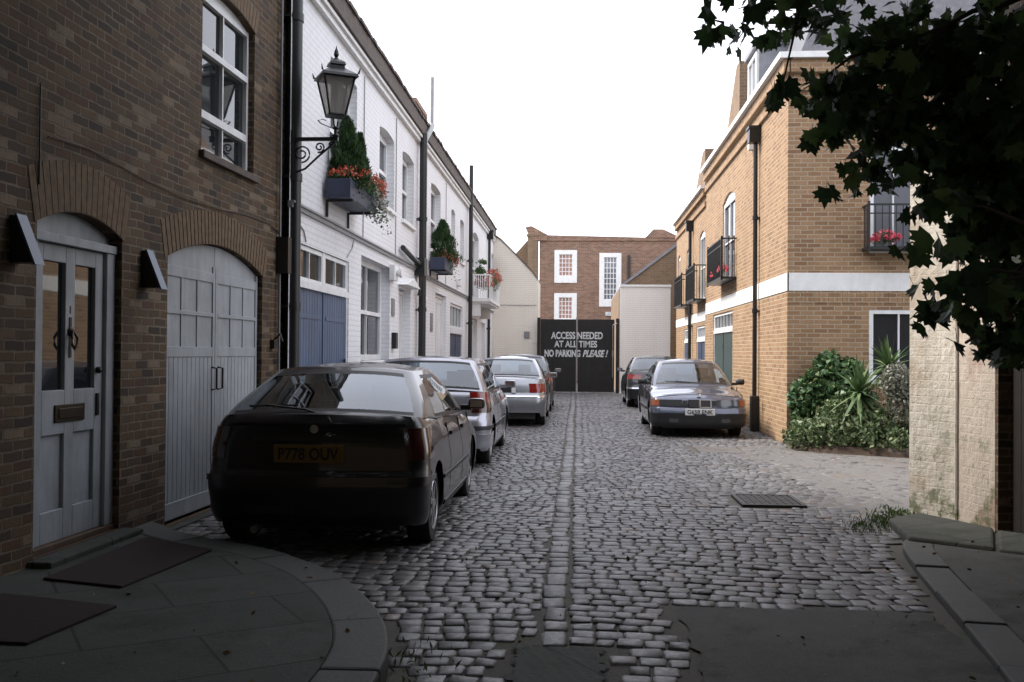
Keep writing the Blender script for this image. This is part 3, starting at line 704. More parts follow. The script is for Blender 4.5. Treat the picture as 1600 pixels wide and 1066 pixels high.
def board_doors(t, T, u0, u1, z0, z1, rec, mat, n=18, name='garage_door'):
    mb = MB(); mb.box(-rec - .02, -rec, u0, u1, z0, z1, T); m = (u0 + u1) / 2
    for i in range(n):
        a = u0 + (u1 - u0) * i / n; b = u0 + (u1 - u0) * (i + 1) / n
        mb.box(-rec, -rec + .018, a + .004, b - .004, z0, z1, T)
    mb.box(-rec + .018, -rec + .03, m - .012, m + .012, z0, z1, T)
    for z in (z0 + .4, z1 - .35): mb.box(-rec + .018, -rec + .026, u0 + .02, m - .15, z, z + .05, T); mb.box(-rec + .018, -rec + .026, m + .15, u1 - .02, z, z + .05, T)
    d = obj(name, mb, mat, t, local=True)
    mb = MB(); mb.box(-rec + .03, -rec + .05, u1 - .14, u1 - .08, (z0 + z1) / 2 + .05, (z0 + z1) / 2 + .25, T); obj('hasp', mb, 'black_metal', d, local=True)
    return d
def downpipe(t, T, u, z1, r=.055, n=.09, top=None, hopper=None, z0=.02):
    mb = MB(); mb.tube([T(n, u, z0), T(n, u, z1)], r, 12)
    for z in (.5, 2.3, 4.1): mb.lathe([(r + .014, z), (r + .014, z + .08)], T(n, u, 0), 'z', 12); mb.box(-.01, n, u - .09, u + .09, z + .02, z + .05, T)
    if top: mb.tube([T(n, u, z1 - .7)] + [T(*p) for p in top], r * .9, 10)
    if hopper: mb.prism([(u - .16, hopper), (u + .16, hopper), (u + .10, hopper - .26), (u - .10, hopper - .26)], .01, .22, T); mb.box(-.02, .24, u - .18, u + .18, hopper, hopper + .05, T)
    return obj('downpipe', mb, 'black_metal', t, local=True, smooth=True, auto=40)
def cables(t, T, runs):
    for r in runs: mb = MB(); mb.tube([T(.012, u, z) for u, z in r], .008, 5); obj('cable', mb, 'grey_metal', t, local=True)

# --- first house
y0, y1 = 10.85, 19.75
h1, T1 = terrace_house('white painted mews house with blue garage doors and a conifer window box', y0, y1)
G = (L(463), L(545), .02, 2.75, 0, .10); FW = (L(564), L(609), 1.36, 2.93, 0, .22); D1 = (L(623), L(641), .05, 2.66, 0, .22)
U1 = (L(513), L(555), 3.60, 5.30, .06, .20); U2 = (L(591), L(614), 3.92, 5.13, .06, .22); U3 = (L(627), L(645), 3.92, 5.15, .06, .22)
mb = MB(); wall(mb, T1, y0, y1, -.05, 5.70, [G, FW, D1, U1, U2, U3]); obj('wall', mb, 'white_brick', h1, local=True)
roof_and_back(h1, T1, y0, y1); belt(h1, T1, y0, y1)
board_doors(h1, T1, G[0] + .05, G[1] - .05, .04, 2.24, .05, 'blue_paint', 20)
mb = MB(); mb.box(-.09, -.02, G[0], G[0] + .05, .02, 2.75, T1); mb.box(-.09, -.02, G[1] - .05, G[1], .02, 2.75, T1); mb.box(-.09, .01, G[0] + .05, G[1] - .05, 2.24, 2.32, T1)
m_ = (G[0] + G[1]) / 2; mb.box(-.09, -.02, m_ - .05, m_ + .05, 2.32, 2.75, T1); obj('garage_frame', mb, 'white_paint', h1, local=True)
for a, b in ((G[0] + .05, m_ - .05), (m_ + .05, G[1] - .05)): window(T1, h1, a, b, 2.32, 2.74, rec=.085, cols=2, t=.05, sill=False)
window(T1, h1, FW[0], FW[1], FW[2], FW[3], rec=.21, cols=2, t=.09, meet=.48)
panel_door(h1, T1, D1[0], D1[1], .05, 2.64, .20, 'white_paint')
mb = MB(); mb.prism([(D1[0] - .1, 2.70), (D1[1] + .1, 2.70), ((D1[0] + D1[1]) / 2, 2.86)], 0, .18, T1); obj('door_hood', mb, 'trim_white', h1, local=True)
for U in (U1, U2, U3): window(T1, h1, U[0], U[1], U[2], U[3], rec=.19 if U is not U1 else .17, rise=.06, cols=2, t=.08, meet=.5)
downpipe(h1, T1, 19.62, 5.85, .075, .12)
mb = MB(); mb.tube([T1(.12, 19.62, 5.6), T1(.14, 19.75, 5.78), T1(.16, 20.35, 6.12), T1(.16, 20.45, 6.2)], .06, 10); mb.tube([T1(.16, 20.45, 6.1), T1(.16, 20.45, 7.2)], .038, 10); obj('vent_pipe', mb, 'grey_metal', h1, local=True, smooth=True, auto=40)
mb = MB(); mb.tube([T1(.08, 17.6, 3.36), T1(.09, 18.6, 3.27), T1(.10, 19.6, 3.20)], .05, 8); mb.tube([T1(.10, 19.35, 2.6), T1(.14, 19.4, 3.0), T1(.14, 19.65, 3.25)], .04, 8); mb.box(.0, .2, 19.35, 19.75, 3.0, 3.35, T1); obj('waste_pipe', mb, 'black_metal', h1, local=True, smooth=True, auto=40)
mb = MB(); mb.box(0, .09, 16.75, 17.1, 2.72, 2.98, T1); mb.lathe([(.05, .09), (.09, .16), (.09, .18)], T1(0, 16.98, 2.86), 'x', 12); obj('alarm_box', mb, 'trim_white', h1, local=True)
mb = MB(); mb.box(0, .02, 16.95, 17.2, 2.12, 2.42, T1); obj('name_plate', mb, 'grey_metal', h1, local=True)
mb = MB(); mb.box(0, .08, 17.0, 17.2, 1.55, 1.83, T1); obj('letter_box', mb, 'black_metal', h1, local=True, bevel=.01)
mb = MB(); mb.box(0, .03, 14.35, 14.75, 1.12, 1.26, T1); obj('air_brick', mb, 'green_paint', h1, local=True)
cables(h1, T1, [[(11.1, 3.2), (11.15, 5.6)], [(14.6, 3.2), (14.62, 5.6)], [(17.25, 3.2), (17.25, 5.6)], [(13.6, 2.8), (13.9, 2.95), (14.0, 3.08)], [(11.0, 3.02), (11.4, 2.9), (11.5, 2.78)]])
# --- second house
y0, y1 = 19.75, 28.75
h2, T2 = terrace_house('white painted mews house in mid terrace with small navy garage door', y0, y1)
D2 = (L(680), L(697), .05, 2.85, 0, .16); G2 = (L(703.5), L(723), .03, 2.75, 0, .12)
V1 = (L(672), L(687), 3.75, 5.18, .05, .2); V2 = (L(704), L(710), 3.98, 5.10, .05, .2); V3 = (L(718), L(724), 3.98, 5.10, .05, .2)
mb = MB(); wall(mb, T2, y0, y1, -.05, 5.70, [D2, G2, V1, V2, V3]); obj('wall', mb, 'white_brick', h2, local=True)
roof_and_back(h2, T2, y0, y1); belt(h2, T2, y0, y1, 3.04)
panel_door(h2, T2, D2[0], D2[1], .05, 2.83, .14, 'white_paint')
board_doors(h2, T2, G2[0] + .05, G2[1] - .05, .04, 1.98, .06, 'navy_paint', 16)
mb = MB(); mb.box(-.1, -.02, G2[0], G2[0] + .05, .03, 2.75, T2); mb.box(-.1, -.02, G2[1] - .05, G2[1], .03, 2.75, T2); mb.box(-.1, .01, G2[0] + .05, G2[1] - .05, 1.98, 2.12, T2); obj('garage_frame', mb, 'white_paint', h2, local=True)
window(T2, h2, G2[0] + .05, G2[1] - .05, 2.12, 2.74, rec=.09, cols=4, t=.06, sill=False)
for U in (V1, V2, V3): window(T2, h2, U[0], U[1], U[2], U[3], rec=.18, rise=.05, cols=2 if U is V1 else 1, t=.08, meet=.5)
downpipe(h2, T2, 28.6, 6.9, .06, .11)
mb = MB(); mb.box(-1.75, -.95, 24.9, 26.6, 5.9, 7.8, T2); mb.box(-1.81, -.89, 24.84, 26.66, 7.8, 7.92, T2); ch = obj('chimney', mb, 'red_brick', h2, local=True)
mb = MB(); mb.box(0, .02, 21.5, 21.8, 1.95, 2.35, T2); obj('name_plate', mb, 'grey_metal', h2, local=True)
mb = MB(); mb.box(0, .10, 26.2, 26.5, 3.25, 3.45, T2); obj('alarm_box', mb, 'trim_white', h2, local=True, bevel=.02)
mb = MB(); mb.lathe([(.06, 0), (.09, .08), (.05, .12)], T2(.02, 20.1, 2.55), 'x', 10); obj('bulkhead_lamp', mb, 'trim_white', h2, local=True)
cables(h2, T2, [[(23.9, 3.15), (23.9, 5.6)], [(20.3, 2.4), (20.35, 3.05)]])
# --- third house
y0, y1 = 28.75, 37.5
h3, T3 = terrace_house('white painted mews house at the far end of the terrace with a flower balcony', y0, y1)
D3 = (L(737), L(746), .05, 2.55, 0, .18); D4 = (L(752), L(758), .05, 2.5, 0, .18); X1 = (L(738), L(747), 3.2, 5.12, .12, .2); X2 = (L(767), L(770), 4.0, 5.1, .1, .2)
mb = MB(); wall(mb, T3, y0, y1, -.05, 5.70, [D3, D4, X1, X2]); obj('wall', mb, 'white_brick', h3, local=True)
roof_and_back(h3, T3, y0, y1); belt(h3, T3, y0, y1, 2.98)
panel_door(h3, T3, D3[0], D3[1], .05, 2.53, .16, 'white_paint'); panel_door(h3, T3, D4[0], D4[1], .05, 2.48, .16, 'white_paint')
window(T3, h3, X1[0], X1[1], X1[2], X1[3], rec=.18, rise=.12, cols=2, t=.08, meet=.5); window(T3, h3, X2[0], X2[1], X2[2], X2[3], rec=.18, rise=.1, cols=1, t=.08, meet=.5)
downpipe(h3, T3, 35.0, 5.9, .05, .08, hopper=5.75)
mb = MB(); mb.box(-.01, .60, 29.6, 33.4, 3.02, 3.12, T3); mb.box(0, .56, 29.66, 33.3, 2.96, 3.02, T3)
bal = obj('balcony', mb, 'trim_white', h3, local=True)
mb = MB()
for i in range(9): mb.box(.03 + i * .065, .048 + i * .065, 29.63, 29.65, 3.12, 3.80, T3)
for i in range(30): mb.box(.56, .58, 29.63 + i * .125, 29.65 + i * .125, 3.12, 3.80, T3)
mb.box(0, .59, 29.62, 29.66, 3.80, 3.84, T3); mb.box(.55, .59, 29.66, 33.3, 3.80, 3.84, T3); obj('railing', mb, 'trim_white', bal, local=True)
for u in (29.7, 32.7): mb = MB(); mb.prism([(u, 2.6), (u + .1, 2.6), (u + .1, 2.96), (u, 2.96)], 0, .3, T3); obj('bracket', mb, 'trim_white', bal, local=True)

# ================================================================ END OF THE MEWS
tg = thing('gable_wall', 'pale tan painted gable wall closing the left side of the mews end', 'wall', (-2.4, 37.6, 0))
Tf = lambda n, u, z: (u, 37.6 - n, z)
mb = MB(); mb.prism([(-4.6, -.05), (-1.5, -.05), (-1.5, 4.25), (-1.72, 4.55), (-2.3, 5.15), (-2.9, 5.75), (-3.25, 6.0), (-4.6, 6.0)], -2.5, 0, Tf); obj('wall', mb, 'tan_render', tg)
mb = MB()
for (a, za), (b, zb) in zip([(-1.5, 4.25), (-1.72, 4.55), (-2.3, 5.15), (-2.9, 5.75)], [(-1.72, 4.55), (-2.3, 5.15), (-2.9, 5.75), (-3.25, 6.0)]):
    mb.prism([(a, za), (b, zb), (b, zb + .06), (a, za + .06)], -2.5, .04, Tf)
obj('coping', mb, 'brown_tile', tg)
mb = MB(); mb.box(-.0, .05, -2.0, -1.8, 2.05, 2.3, Tf); obj('meter_box', mb, 'grey_metal', tg)
mb = MB(); mb.tube([Tf(.02, -3.15, 3.3), Tf(.02, -1.55, 3.3)], .012, 5); obj('cable', mb, 'grey_metal', tg)
# gates
gt_ = thing('yard_gate', 'tall black double gates lettered in white at the end of the mews', 'gate', (0.03, 37.3, 0))
Tg = lambda n, u, z: (u, 37.3 - n, z)
for a, b in ((-1.38, -.045), (.015, 1.38)):
    mb = MB(); mb.box(-.04, 0, a, b, .05, 2.76, Tg); k = 9
    for i in range(k): p = a + (b - a) * i / k; mb.box(0, .006, p + .003, p + (b - a) / k - .003, .05, 2.76, Tg)
    for z in (.08, 2.66): mb.box(-.09, -.04, a, b, z, z + .1, Tg)
    for z in (.35, 2.35): mb.box(.006, .014, a if a < -1 else b - .5, a + .5 if a < -1 else b, z, z + .05, Tg)
    obj('gate_leaf', mb, 'gate_black', gt_)
mb = MB(); mb.box(-.05, .035, -.045, -.005, .05, 2.84, Tg); obj('cover_strip', mb, 'grey_metal', gt_)
for a, b, h_ in ((-1.50, -1.39, 2.82), (1.44, 1.55, 2.8)):
    mb = MB(); mb.box(-.12, .04, a, b, -.05, h_, Tg); obj('gate_post', mb, 'gate_black', gt_, bevel=.01)
mb = MB(); mb.tube([Tg(.05, 1.32, 2.55), Tg(.05, 1.32, .6)], .018, 6); mb.tube([Tg(.05, 1.32, 2.55), Tg(.05, 1.48, 2.62)], .02, 6); mb.box(0, .06, 1.29, 1.35, 1.35, 1.6, Tg); obj('drop_bolt', mb, 'grey_metal', gt_)
text_part('lettering', 'ACCESS NEEDED', Tg, -.98, .95, 2.02, 2.29, .012, 'sign_white', gt_, bold=.03, local=False)
text_part('lettering', 'AT ALL TIMES', Tg, -.86, .74, 1.71, 1.96, .012, 'sign_white', gt_, bold=.03, local=False)
text_part('lettering', 'NO PARKING', Tg, -1.22, .12, 1.35, 1.62, .012, 'sign_white', gt_, bold=.045, local=False)
text_part('lettering', 'PLEASE !', Tg, .20, 1.15, 1.35, 1.62, .012, 'sign_white', gt_, shear=.35, bold=.04, local=False)
# cream wall right of the gates
cw = thing('garden_wall', 'pale cream painted brick wall with flat top right of the black gates', 'wall', (2.5, 37.2, 0))
Tc = lambda n, u, z: (u, 37.2 - n, z)
mb = MB(); mb.box(-.22, 0, 1.58, 3.44, -.05, 3.98, Tc); obj('wall', mb, 'cream_brick', cw)
mb = MB(); mb.box(-.26, .04, 1.56, 3.46, 3.98, 4.06, Tc); obj('coping', mb, 'trim_white', cw)
gb = thing('side_building', 'low brown brick gable with sloping pale verge behind the cream wall', 'building', (3, 38.6, 0))
Th = lambda n, u, z: (u, 38.6 - n, z)
mb = MB(); mb.prism([(1.6, -.05), (8, -.05), (8, 5.8), (4.0, 5.8), (1.75, 4.1), (1.6, 4.0)], -9, 0, Th); obj('wall', mb, 'brown_brick', gb)
mb = MB(); mb.prism([(1.6, 4.0), (1.75, 4.1), (4.0, 5.8), (4.0, 5.92), (1.65, 4.14)], -9, .06, Th); obj('roof', mb, 'lead', gb)
# brick building beyond the gates
bb = thing('brick_building', 'old red brown brick building with white framed windows beyond the gates', 'building', (1.5, 52, 0))
Tq = lambda n, u, z: (u, 52 - n, z)
B1 = (-1.20, -.06, 5.18, 6.85, 0, .12); B2 = (-1.20, -.06, 2.95, 4.60, 0, .12); B3 = (1.14, 2.24, 3.95, 6.70, 0, .12)
mb = MB(); wall(mb, Tq, -2.0, 6.5, 0, 7.35, [B1, B2, B3]); mb.box(-9, -.3, -2.0, 6.5, 0, 7.3, Tq)
mb.box(-9, -.0, -2.006, -2.0, 0, 7.3, Tq); obj('wall', mb, 'red_brick', bb)
mb = MB(); mb.prism([(-2.0, 7.35), (-2.0, 7.66), (4.6, 7.50), (6.5, 7.45), (6.5, 7.35)], -.4, .06, Tq)
mb.prism([(-2.75, 8.05), (-2.45, 8.12), (-2.2, 8.0), (-1.6, 7.67), (-1.6, 7.36), (-2.3, 7.36), (-2.6, 7.7)], -.35, .12, Tq)
mb.prism([(3.5, 7.53), (3.9, 7.95), (4.4, 7.95), (5.4, 7.48)], -.35, .10, Tq)
obj('parapet', mb, 'red_brick', bb)
mb = MB(); mb.box(-.9, .1, -2.62, -2.1, 4, 7.6, Tq); mb.box(-.95, .15, -2.67, -2.05, 7.6, 7.7, Tq); obj('chimney', mb, 'brown_brick', bb)
mb = MB(); mb.prism([(-4.2, 3), (-2.63, 3), (-2.63, 7.55), (-4.2, 5.8)], -6, -1.0, Tq); obj('side_wing', mb, 'brown_brick', bb)
for Bw, c_, r_ in ((B1, 4, 5), (B2, 4, 5), (B3, 4, 8)):
    mb = MB(); a, b, c, d = Bw[:4]
    for q in ((a - .02, a + .22, c - .02, d + .02), (b - .22, b + .02, c - .02, d + .02), (a + .22, b - .22, d - .2, d + .02), (a + .22, b - .22, c - .02, c + .34)): mb.box(-.11, .03, *q, Tq)
    wf = obj('window', mb, 'trim_white', bb)
    mb = MB(); bars(mb, Tq, a + .22, b - .22, c + .34, d - .2, -.09, -.04, .03, [a + .22 + (b - a - .44) * i / c_ for i in range(1, c_)], [c + .34 + (d - c - .54) * i / r_ for i in range(1, r_)], .035); obj('glazing_bar', mb, 'trim_white', wf)
    mb = MB(); mb.add([Tq(-.07, a + .22, c + .34), Tq(-.07, b - .22, c + .34), Tq(-.07, b - .22, d - .2), Tq(-.07, a + .22, d - .2)], [(0, 1, 2, 3)]); obj('pane', mb, 'terracotta' if Bw is not B3 else 'glass_pale', wf, recalc=False)
mb = MB(); mb.box(0, .05, 1.45, 1.85, 3.45, 3.65, Tq); obj('wall_plate', mb, 'sign_white', bb)
mb = MB(); mb.tube([Tq(.08, 2.65, 3), Tq(.08, 2.65, 6.6)], .07, 8); obj('downpipe', mb, 'black_metal', bb)
# ================================================================ YELLOW BRICK HOUSES (right)
RX = 3.5
def Rr(px): return 5446 / (px - 902) * 1.002 + .229
def juliet(t, T, u0, u1, z0, z1, n=.34, fill=True):
    mb = MB(); mb.box(-.02, n, u0, u1, z0 - .05, z0, T)
    mb.box(n - .03, n, u0, u1, z1 - .03, z1, T); mb.box(0, n - .03, u0, u0 + .03, z1 - .03, z1, T); mb.box(0, n - .03, u1 - .03, u1, z1 - .03, z1, T)
    mb.box(n - .028, n - .004, u0 + .04, u1 - .04, z1 - .17, z1 - .15, T)
    k = max(4, int((u1 - u0) / .11))
    for i in range(k + 1): u = u0 + .005 + (u1 - u0 - .025) * i / k; mb.box(n - .022, n - .008, u, u + .014, z0, z1 - .03, T)
    for i in range(1, 4):
        for u in (u0 + .005, u1 - .02): mb.box(i * n / 4, i * n / 4 + .014, u, u + .014, z0, z1 - .03, T)
    for u in (u0, u1 - .035): mb.box(n - .036, n + .004, u, u + .035, z0 - .08, z1 + .04, T)
    return obj('balcony', mb, 'black_metal', t, local=True)
def yb_house(lab, y0, y1): 
    t = thing('brick_house', lab, 'house', (RX, y0, 0), 0, 'yellow brick mews houses on the right')
    return t, (lambda n, u, z: (-n, u - y0, z))
# --- near house, with a face towards the camera
y0, y1 = 16.9, 27.5
r1, Tr = yb_house('yellow brick mews house on the corner with white band and black downpipe', y0, y1)
TF = lambda n, u, z: (u - RX, -n, z)              # its camera-facing wall, u = world X
Gr = (Rr(1144), Rr(1114), .02, 2.5, 0, .10); Wr = (Rr(1147), Rr(1128), 3.15, 5.10, .16, .10)
W0 = (17.9, 17.95, 1, 1.05, 0, .02)
mb = MB(); wall(mb, Tr, y0, y1, -.05, 6.5, [Gr, Wr])
FWu = (4.84, 5.62, 3.2, 4.98, 0, .08); FWl = (4.84, 6.3, 1.1, 2.26, 0, .08)
wall(mb, TF, RX, 9.5, -.05, 6.5, [FWu, FWl]); mb.box(-6, -.3, y0 + .3, y1, -.05, 6.4, Tr); obj('wall', mb, 'yellow_brick', r1, local=True)
mb = MB(); mb.box(-.02, .012, y0 - .012, y1, 2.57, 2.87, Tr); mb.box(-.02, .012, RX, 9.5, 2.57, 2.87, TF); obj('band', mb, 'trim_white', r1, local=True)
mb = MB(); k = 80
for i in range(k): a = RX + 6 * i / k; mb.box(-.01, .006, a + .004, a + 6 / k - .004, 2.36, 2.565, TF)
obj('soldier_course', mb, 'yellow_brick', r1, local=True)
mb = MB(); mb.box(-.02, .05, y0 - .05, y1, 5.92, 6.06, Tr); mb.box(-.02, .09, y0 - .09, y1, 6.22, 6.44, Tr)
mb.box(-.02, .05, RX, 9.5, 5.92, 6.06, TF); mb.box(-.02, .09, RX, 9.5, 6.22, 6.44, TF); obj('cornice', mb, 'yellow_brick', r1, local=True)
mb = MB(); mb.box(-.05, .17, y0 - .15, y1, 6.44, 6.54, Tr); mb.box(-.05, .17, RX, 9.5, 6.44, 6.54, TF); obj('gutter', mb, 'trim_white', r1, local=True)
mb = MB(); zb, zt_, s_ = 6.5, 8.3, .75
mb.add([(.2, .2, zb), (6, .2, zb), (.2, y1 - y0, zb), (.2 + s_, .2 + s_, zt_), (6, .2 + s_, zt_), (.2 + s_, y1 - y0, zt_), (6, y1 - y0, zt_), (6, y1 - y0, zb)],
       [(0, 1, 4, 3), (0, 3, 5, 2), (3, 4, 6, 5), (2, 5, 6, 7), (1, 7, 6, 4)]); obj('mansard_roof', mb, 'slate', r1, local=True)
mb = MB(); mb.box(s_ + .1, s_ + .35, .2 + s_, y1 - y0, 8.3, 8.42); mb.box(s_ + .1, 6, s_ + .15, s_ + .35, 8.3, 8.42); obj('roof_edge', mb, 'lead', r1, local=True)
for u in (20.3,):
    mb = MB(); mb.box(-1.0, -.12, u, u + 1.2, 6.5, 7.75, Tr); mb.box(-1.1, -.04, u - .08, u + 1.28, 7.75, 7.86, Tr); dm = obj('dormer', mb, 'lead', r1, local=True)
    mb = MB(); bars(mb, Tr, u + .1, u + 1.1, 6.6, 7.65, -.12, -.08, .07, [u + .6]); obj('dormer_window', mb, 'white_paint', dm, local=True)
for u in (22.6,):
    mb = MB(); mb.prism([(u, 6.45), (u + 2.4, 6.45), (u + .45, 8.1), (u, 8.1)], -.5, -.1, Tr); obj('party_wall', mb, 'brown_brick', r1, local=True)
# garage door and toplight
board_doors(r1, Tr, Gr[0] + .05, Gr[1] - .05, .04, 2.02, .05, 'green_paint', 14)
mb = MB(); mb.box(-.09, -.02, Gr[0], Gr[0] + .05, .02, 2.5, Tr); mb.box(-.09, -.02, Gr[1] - .05, Gr[1], .02, 2.5, Tr); mb.box(-.09, .0, Gr[0] + .05, Gr[1] - .05, 2.02, 2.1, Tr); obj('garage_frame', mb, 'white_paint', r1, local=True)
window(Tr, r1, Gr[0] + .05, Gr[1] - .05, 2.1, 2.49, rec=.085, cols=6, t=.05, sill=False)
window(Tr, r1, Wr[0], Wr[1], 3.15, 5.10, rec=.09, rise=.16, cols=2, rows=(.5,), t=.09, sill=False, name='french_window')
juliet(r1, Tr, Wr[0] - .25, Wr[1] + .25, 3.22, 4.08)
window(TF, r1, FWu[0], FWu[1], 3.2, 4.98, rec=.07, cols=2, rows=(.78,), t=.07, sill=False, name='french_window', glass='glass_pale')
juliet(r1, TF, FWu[0] - .12, FWu[1] + .12, 3.28, 3.98)
window(TF, r1, FWl[0], FWl[1], 1.1, 2.26, rec=.07, cols=2, t=.07, bot=None) if False else window(TF, r1, FWl[0], FWl[1], 1.1, 2.26, rec=.07, cols=3, t=.07)
downpipe(r1, Tr, 19.5, 5.6, .042, .08, hopper=5.85, z0=.7)
mb = MB(); mb.box(0, .15, 19.40, 19.62, .0, .70, Tr); obj('pipe_guard', mb, 'black_metal', r1, local=True, bevel=.01)
mb = MB(); mb.box(0, .12, 19.75, 19.95, 5.75, 5.9, Tr); mb.box(0, .1, 20.15, 20.3, 5.6, 5.72, Tr); obj('alarm_box', mb, 'trim_white', r1, local=True, bevel=.01)
# --- far house, a step lower
y0, y1 = 27.5, 35.6
r2, Ts = yb_house('lower yellow brick mews house at the far end with two narrow balconies', y0, y1)
Ga = (Rr(1101), Rr(1088), .02, 2.30, 0, .10); Gb = (Rr(1079), Rr(1068.5), .02, 2.30, 0, .10)
Wa = (Rr(1100.5), Rr(1092), 3.0, 4.85, .12, .1); Wb = (Rr(1079.5), Rr(1072), 3.0, 4.75, .12, .1); Wc = (Rr(1062), Rr(1058.6), 3.3, 4.8, .1, .1)
mb = MB(); wall(mb, Ts, y0, y1, -.05, 6.1, [Ga, Gb, Wa, Wb, Wc]); mb.box(-6, -.3, y0, y1, -.05, 6.0, Ts); obj('wall', mb, 'yellow_brick', r2, local=True)
mb = MB(); mb.box(-.02, .012, y0, y1, 2.42, 2.68, Ts); obj('band', mb, 'trim_white', r2, local=True)
mb = MB(); mb.box(-.02, .05, y0, y1, 5.55, 5.68, Ts); mb.box(-.02, .09, y0, y1, 5.85, 6.04, Ts); obj('cornice', mb, 'yellow_brick', r2, local=True)
mb = MB(); mb.box(-.05, .17, y0, y1, 6.04, 6.13, Ts); obj('gutter', mb, 'trim_white', r2, local=True)
mb = MB(); mb.prism([(y0, 6.05), (y1, 6.05), (y1, 6.1), (y0, 6.1)], -6, -.1, Ts); mb.add([Ts(-.2, y0 + .4, 6.1), Ts(-.2, y1, 6.1), Ts(-.9, y1, 7.4), Ts(-.9, y0 + .4, 7.4), Ts(-6, y0 + .4, 7.4), Ts(-6, y1, 7.4)], [(0, 1, 2, 3), (3, 2, 5, 4)]); obj('mansard_roof', mb, 'slate', r2, local=True)
mb = MB(); mb.prism([(28.6, 6.05), (31.6, 6.05), (29.2, 7.35), (28.6, 7.35)], -.5, -.1, Ts); obj('party_wall', mb, 'brown_brick', r2, local=True)
for g_, m_ in ((Ga, 'navy_paint'), (Gb, 'navy_paint')):
    board_doors(r2, Ts, g_[0] + .05, g_[1] - .05, .04, 1.85, .05, m_, 12)
    mb = MB(); mb.box(-.09, -.02, g_[0], g_[0] + .05, .02, 2.3, Ts); mb.box(-.09, -.02, g_[1] - .05, g_[1], .02, 2.3, Ts); mb.box(-.09, 0, g_[0] + .05, g_[1] - .05, 1.85, 1.93, Ts); obj('garage_frame', mb, 'white_paint', r2, local=True)
    window(Ts, r2, g_[0] + .05, g_[1] - .05, 1.93, 2.29, rec=.085, cols=4, t=.05, sill=False, glass='glass_pale')
for w_ in (Wa, Wb): window(Ts, r2, w_[0], w_[1], w_[2], w_[3], rec=.09, rise=.12, cols=2, rows=(.5,), t=.08, sill=False, name='french_window'); juliet(r2, Ts, w_[0] - .25, w_[1] + .5, 3.02, 3.95)
window(Ts, r2, Wc[0], Wc[1], 3.3, 4.8, rec=.09, rise=.1, cols=1, t=.08)
downpipe(r2, Ts, 30.6, 5.5, .05, .09, hopper=5.5)

# ================================================================ NEAR RIGHT: cream pier, brick wall with dark garage doors
pr = thing('cream_wall', 'weathered cream painted brick wall end with green algae at its foot', 'wall', (3.4, 9, 0))
mb = MB(); P = [(3.13, 9.62), (3.40, 9.16), (3.50, 8.60), (5.5, 8.60), (5.5, 9.62)]
Hh = 3.35; k = len(P); ns = 30
mbp = MB()
for i in range(2):          # slightly uneven surface
    (xa, ya), (xb, yb) = P[i], P[i + 1]; L_ = math.hypot(xb - xa, yb - ya); nx, ny = -(yb - ya) / L_ * -1, (xb - xa) / L_ * -1
    nx, ny = (yb - ya) / L_, -(xb - xa) / L_
    m = 12
    (mb, mbp)[i].grid([[(xa + (xb - xa) * a / m + nx * (.008 * wob(a * .5 + i * 7, b * .3) if 0 < a < m else 0), ya + (yb - ya) * a / m + ny * (.008 * wob(a * .5, b * .3) if 0 < a < m else 0), -.05 + Hh * b / ns) for a in range(m + 1)] for b in range(ns + 1)])
mb.add([(P[i][0], P[i][1], z) for i in (2, 3, 4, 0) for z in (-.05, Hh - .05)], [(0, 2, 3, 1), (2, 4, 5, 3), (4, 6, 7, 5)])
mb.add([(x, y, Hh - .05) for x, y in P], [tuple(range(5))])
obj('wall', mb, 'cream_old', pr, recalc=False) if False else None
def cream_old(name, ca_, cb_, pk_):
    m, nt, b = newmat(name); v, ov = wallvec(nt)
    t = N(nt, 'ShaderNodeTexBrick'); nt.links.new(v, t.inputs['Vector']); t.inputs['Scale'].default_value = 1; t.inputs['Brick Width'].default_value = .225; t.inputs['Row Height'].default_value = .075; t.inputs['Mortar Size'].default_value = .008; t.inputs['Mortar Smooth'].default_value = .6
    col = mixrgb(nt, noise(nt, 2.2, 6, ov), ca_, cb_)
    pk = ramp(nt, noise(nt, 1.6, 6, ov), [(.50, (0, 0, 0)), (.62, (1, 1, 1))]); col = mixrgb(nt, pk, col, pk_)
    chips = ramp(nt, noise(nt, 9, 8, ov, .75), [(.60, (0, 0, 0)), (.64, (1, 1, 1))])
    sp = N(nt, 'ShaderNodeSeparateXYZ'); nt.links.new(ov, sp.inputs[0])
    low = N(nt, 'ShaderNodeMapRange'); nt.links.new(sp.outputs[2], low.inputs[0]); low.inputs[1].default_value = 1.3; low.inputs[2].default_value = 0; low.inputs[3].default_value = 0; low.inputs[4].default_value = .9
    ml = N(nt, 'ShaderNodeMath', operation='MULTIPLY'); nt.links.new(low.outputs[0], ml.inputs[0]); nt.links.new(chips, ml.inputs[1])
    col = mixrgb(nt, ml.outputs[0], col, (.16, .12, .10))
    al = ramp(nt, noise(nt, 4.5, 6, ov, .7), [(.52, (0, 0, 0)), (.62, (1, 1, 1))])
    m2 = N(nt, 'ShaderNodeMath', operation='MULTIPLY'); nt.links.new(low.outputs[0], m2.inputs[0]); nt.links.new(al, m2.inputs[1])
    col = mixrgb(nt, m2.outputs[0], col, (.10, .13, .05)); nt.links.new(col, b.inputs['Base Color']); b.inputs['Roughness'].default_value = .85
    inv = N(nt, 'ShaderNodeMath', operation='SUBTRACT'); inv.inputs[0].default_value = 1; nt.links.new(t.outputs['Fac'], inv.inputs[1])
    p = bump(nt, b, inv.outputs[0], .28, .006); bump(nt, b, noise(nt, 16, 8, ov, .75), .9, .018, p)
    return m
M['cream_old'] = cream_old('weathered_cream_paint', (.56, .51, .45), (.74, .70, .64), (.52, .45, .38))
